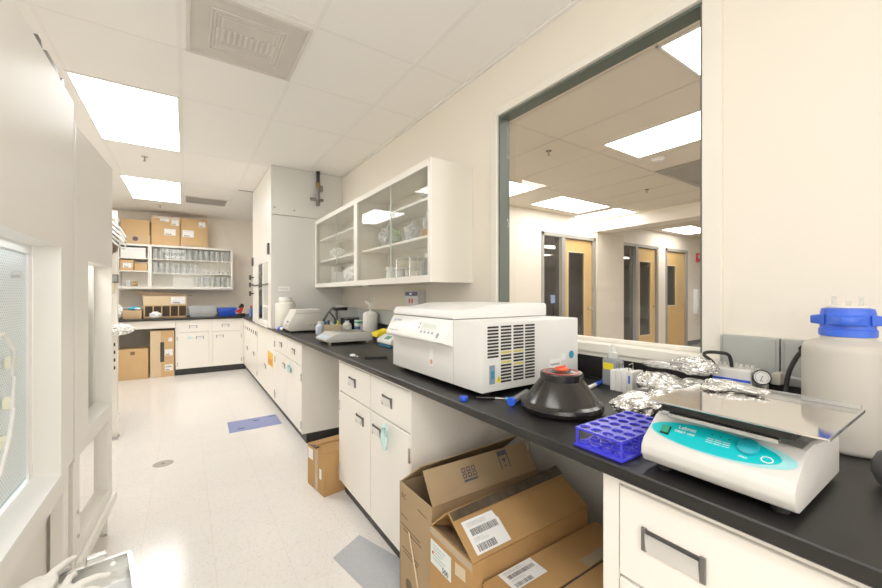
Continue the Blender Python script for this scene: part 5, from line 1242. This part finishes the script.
M4 = Matrix.Translation((.730, 2.428, 0)) @ Matrix.Rotation(math.radians(8), 4, 'Z')
t = thing('cardboard_box', 'small tan cardboard box in the empty knee space beside the drawer unit', 'cardboard box', (.730, 2.428, 0), math.radians(8))
bw, bd, bh = .38, .255, .272
MB(M4).box(0, bw, 0, bd, .001, bh, .004, 2).build('body', CARDO, t, 30)
MB(M4).hexa([(.001,.002,bh+.0008),(bw,.002,bh+.0008),(bw,bd*.5,bh+.003),(.03,bd*.5,bh+.010),(.001,.002,bh+.0055),(bw,.002,bh+.0055),(bw,bd*.5,bh+.008),(.03,bd*.5,bh+.015)]).build('flap', CARDO, t, 0)
MB(M4).hexa([(.001,bd*.54,bh+.010),(bw,bd*.52,bh+.006),(bw,bd-.002,bh+.0008),(.001,bd-.002,bh+.0008),(.04,bd*.54,bh+.026),(bw,bd*.52,bh+.011),(bw,bd-.002,bh+.0055),(.001,bd-.002,bh+.0055)]).build('flap', CARDO, t, 0)
MB(M4).prism([(.13, bh+.0006), (.235, bh+.0006), (.15, bh+.016)], 'x', .0005, .03).build('dark_opening', DARK, t, 0)
MB(M4).box(-.0012, -.0002, .165, .24, .185, .255).build('label', PAPER, t, 0); MB(M4).box(-.0012, -.0002, .035, .065, .10, .165).build('torn_tape', PAPER, t, 0); MB(M4).box(-.0012, -.0002, .09, .13, .002, bh-.001).build('tape', TAPE, t, 0)

# gloves hanging from cabinet pulls
def hung(label, x, y, z0, z1):
    m = MB(); h = z1-z0
    m.tube([(x, y, z1), (x-.010, y-.003, z1-.012), (x-.004, y, z1-.35*h), (x-.003, y+.006, z1-.6*h), (x, y+.002, z0)], [.006, .013, .017, .020, .010], 8)
    m.tube([(x-.004, y-.02, z1-.008), (x-.006, y-.014, z1-.45*h), (x-.003, y-.022, z0+.18*h)], [.010, .011, .006], 7)
    m.tube([(x-.004, y+.012, z1-.010), (x-.004, y+.022, z1-.5*h), (x-.002, y+.024, z0+.1*h)], [.008, .010, .006], 7)
    return tag(m.build('disposable_glove', CYAN, None, 60), label, 'glove')
hung('pale cyan glove hanging from the pull of the cabinet below the centrifuge', .806, 1.690, .540, .668)
hung('pale cyan glove hanging on the cabinet below the white carboy', .806, 3.775, .555, .655)
m = MB(); m.tube([(.07, 7.318, .60), (.03, 7.312, .602), (.085, 7.312, .594), (.0, 7.318, .590)], [.010, .018, .016, .006], 8)
tag(m.build('disposable_glove', CYAN, None, 60), 'pale cyan glove tucked behind a pull of the back wall cabinet', 'glove')

# ------------------------------------------------------------------ lamps outside the view, camera, colour
def area(name, loc, sx, sy, power, col=(1.0, .982, .952), rot=(0, 0, 0)):
    l = bpy.data.lights.new(name, 'AREA'); l.shape = 'RECTANGLE'; l.size = sx; l.size_y = sy; l.energy = power; l.color = col
    o = bpy.data.objects.new(name, l); o.location = loc; o.rotation_euler = rot; COL.objects.link(o); return o
area('ceiling_lamp', (-.35, .78, CH-.02), .58, 1.22, 16)
area('ceiling_lamp', (-.35, -1.75, CH-.02), .58, 1.22, 20)
area('enclosure_lamp', (-.80, 1.25, 2.0), .30, 1.1, 16, (.93, .98, 1.0))
area('enclosure_lamp', (EX-.035, 1.22, oz1-.006), .04, 1.15, 0.35, (.93, .98, 1.0))
area('enclosure_lamp', (-.78, 2.42, 1.95), .25, .4, 7, (1, .98, .94))
area('front_fill_light', (-.1, -2.45, 1.5), 1.9, 1.7, 24, (.97, .98, 1.0), (math.radians(90), 0, 0))  # added fill lamp for the knee spaces; the front wall has no window
area('camera_fill_light', (-.12, -.35, 1.60),   .8, .6, 5.5, (1, .98, .95), (math.radians(80), 0, -math.radians(40)))  # unseen fill lamp added beside the camera to brighten under the bench
area('next_room_lamp', (5.0, -2.2, CH-.02), 1.2, 1.2, 150)
area('next_room_lamp', (9.0, -1.0, CH-.02), 1.2, 1.2, 150)
area('office_lamp', (7.0, 6.0, CH-.02), 1.2, .6, 40)

cam = bpy.data.cameras.new('camera'); co = bpy.data.objects.new('camera', cam); COL.objects.link(co)
cam.sensor_fit = 'HORIZONTAL'; cam.sensor_width = 36.0; cam.lens = 15.5; cam.clip_start = .02; cam.clip_end = 60
co.location = (0, 0, 1.3); co.rotation_euler = (math.radians(90), 0, -math.radians(33.88))
SC.camera = co
wd = bpy.data.worlds.new('world'); SC.world = wd; wd.use_nodes = True
wd.node_tree.nodes['Background'].inputs[0].default_value = (.9, .88, .84, 1); wd.node_tree.nodes['Background'].inputs[1].default_value = .05
SC.view_settings.view_transform = 'Standard'; SC.view_settings.look = 'None'; SC.view_settings.exposure = 0.0; SC.view_settings.gamma = 1.12
cy = SC.cycles
cy.use_denoising = True; cy.max_bounces = 12; cy.diffuse_bounces = 6; cy.glossy_bounces = 5; cy.transparent_max_bounces = 24; cy.transmission_bounces = 8
cy.sample_clamp_indirect = 6.0; cy.caustics_reflective = False; cy.caustics_refractive = False; cy.blur_glossy = .5
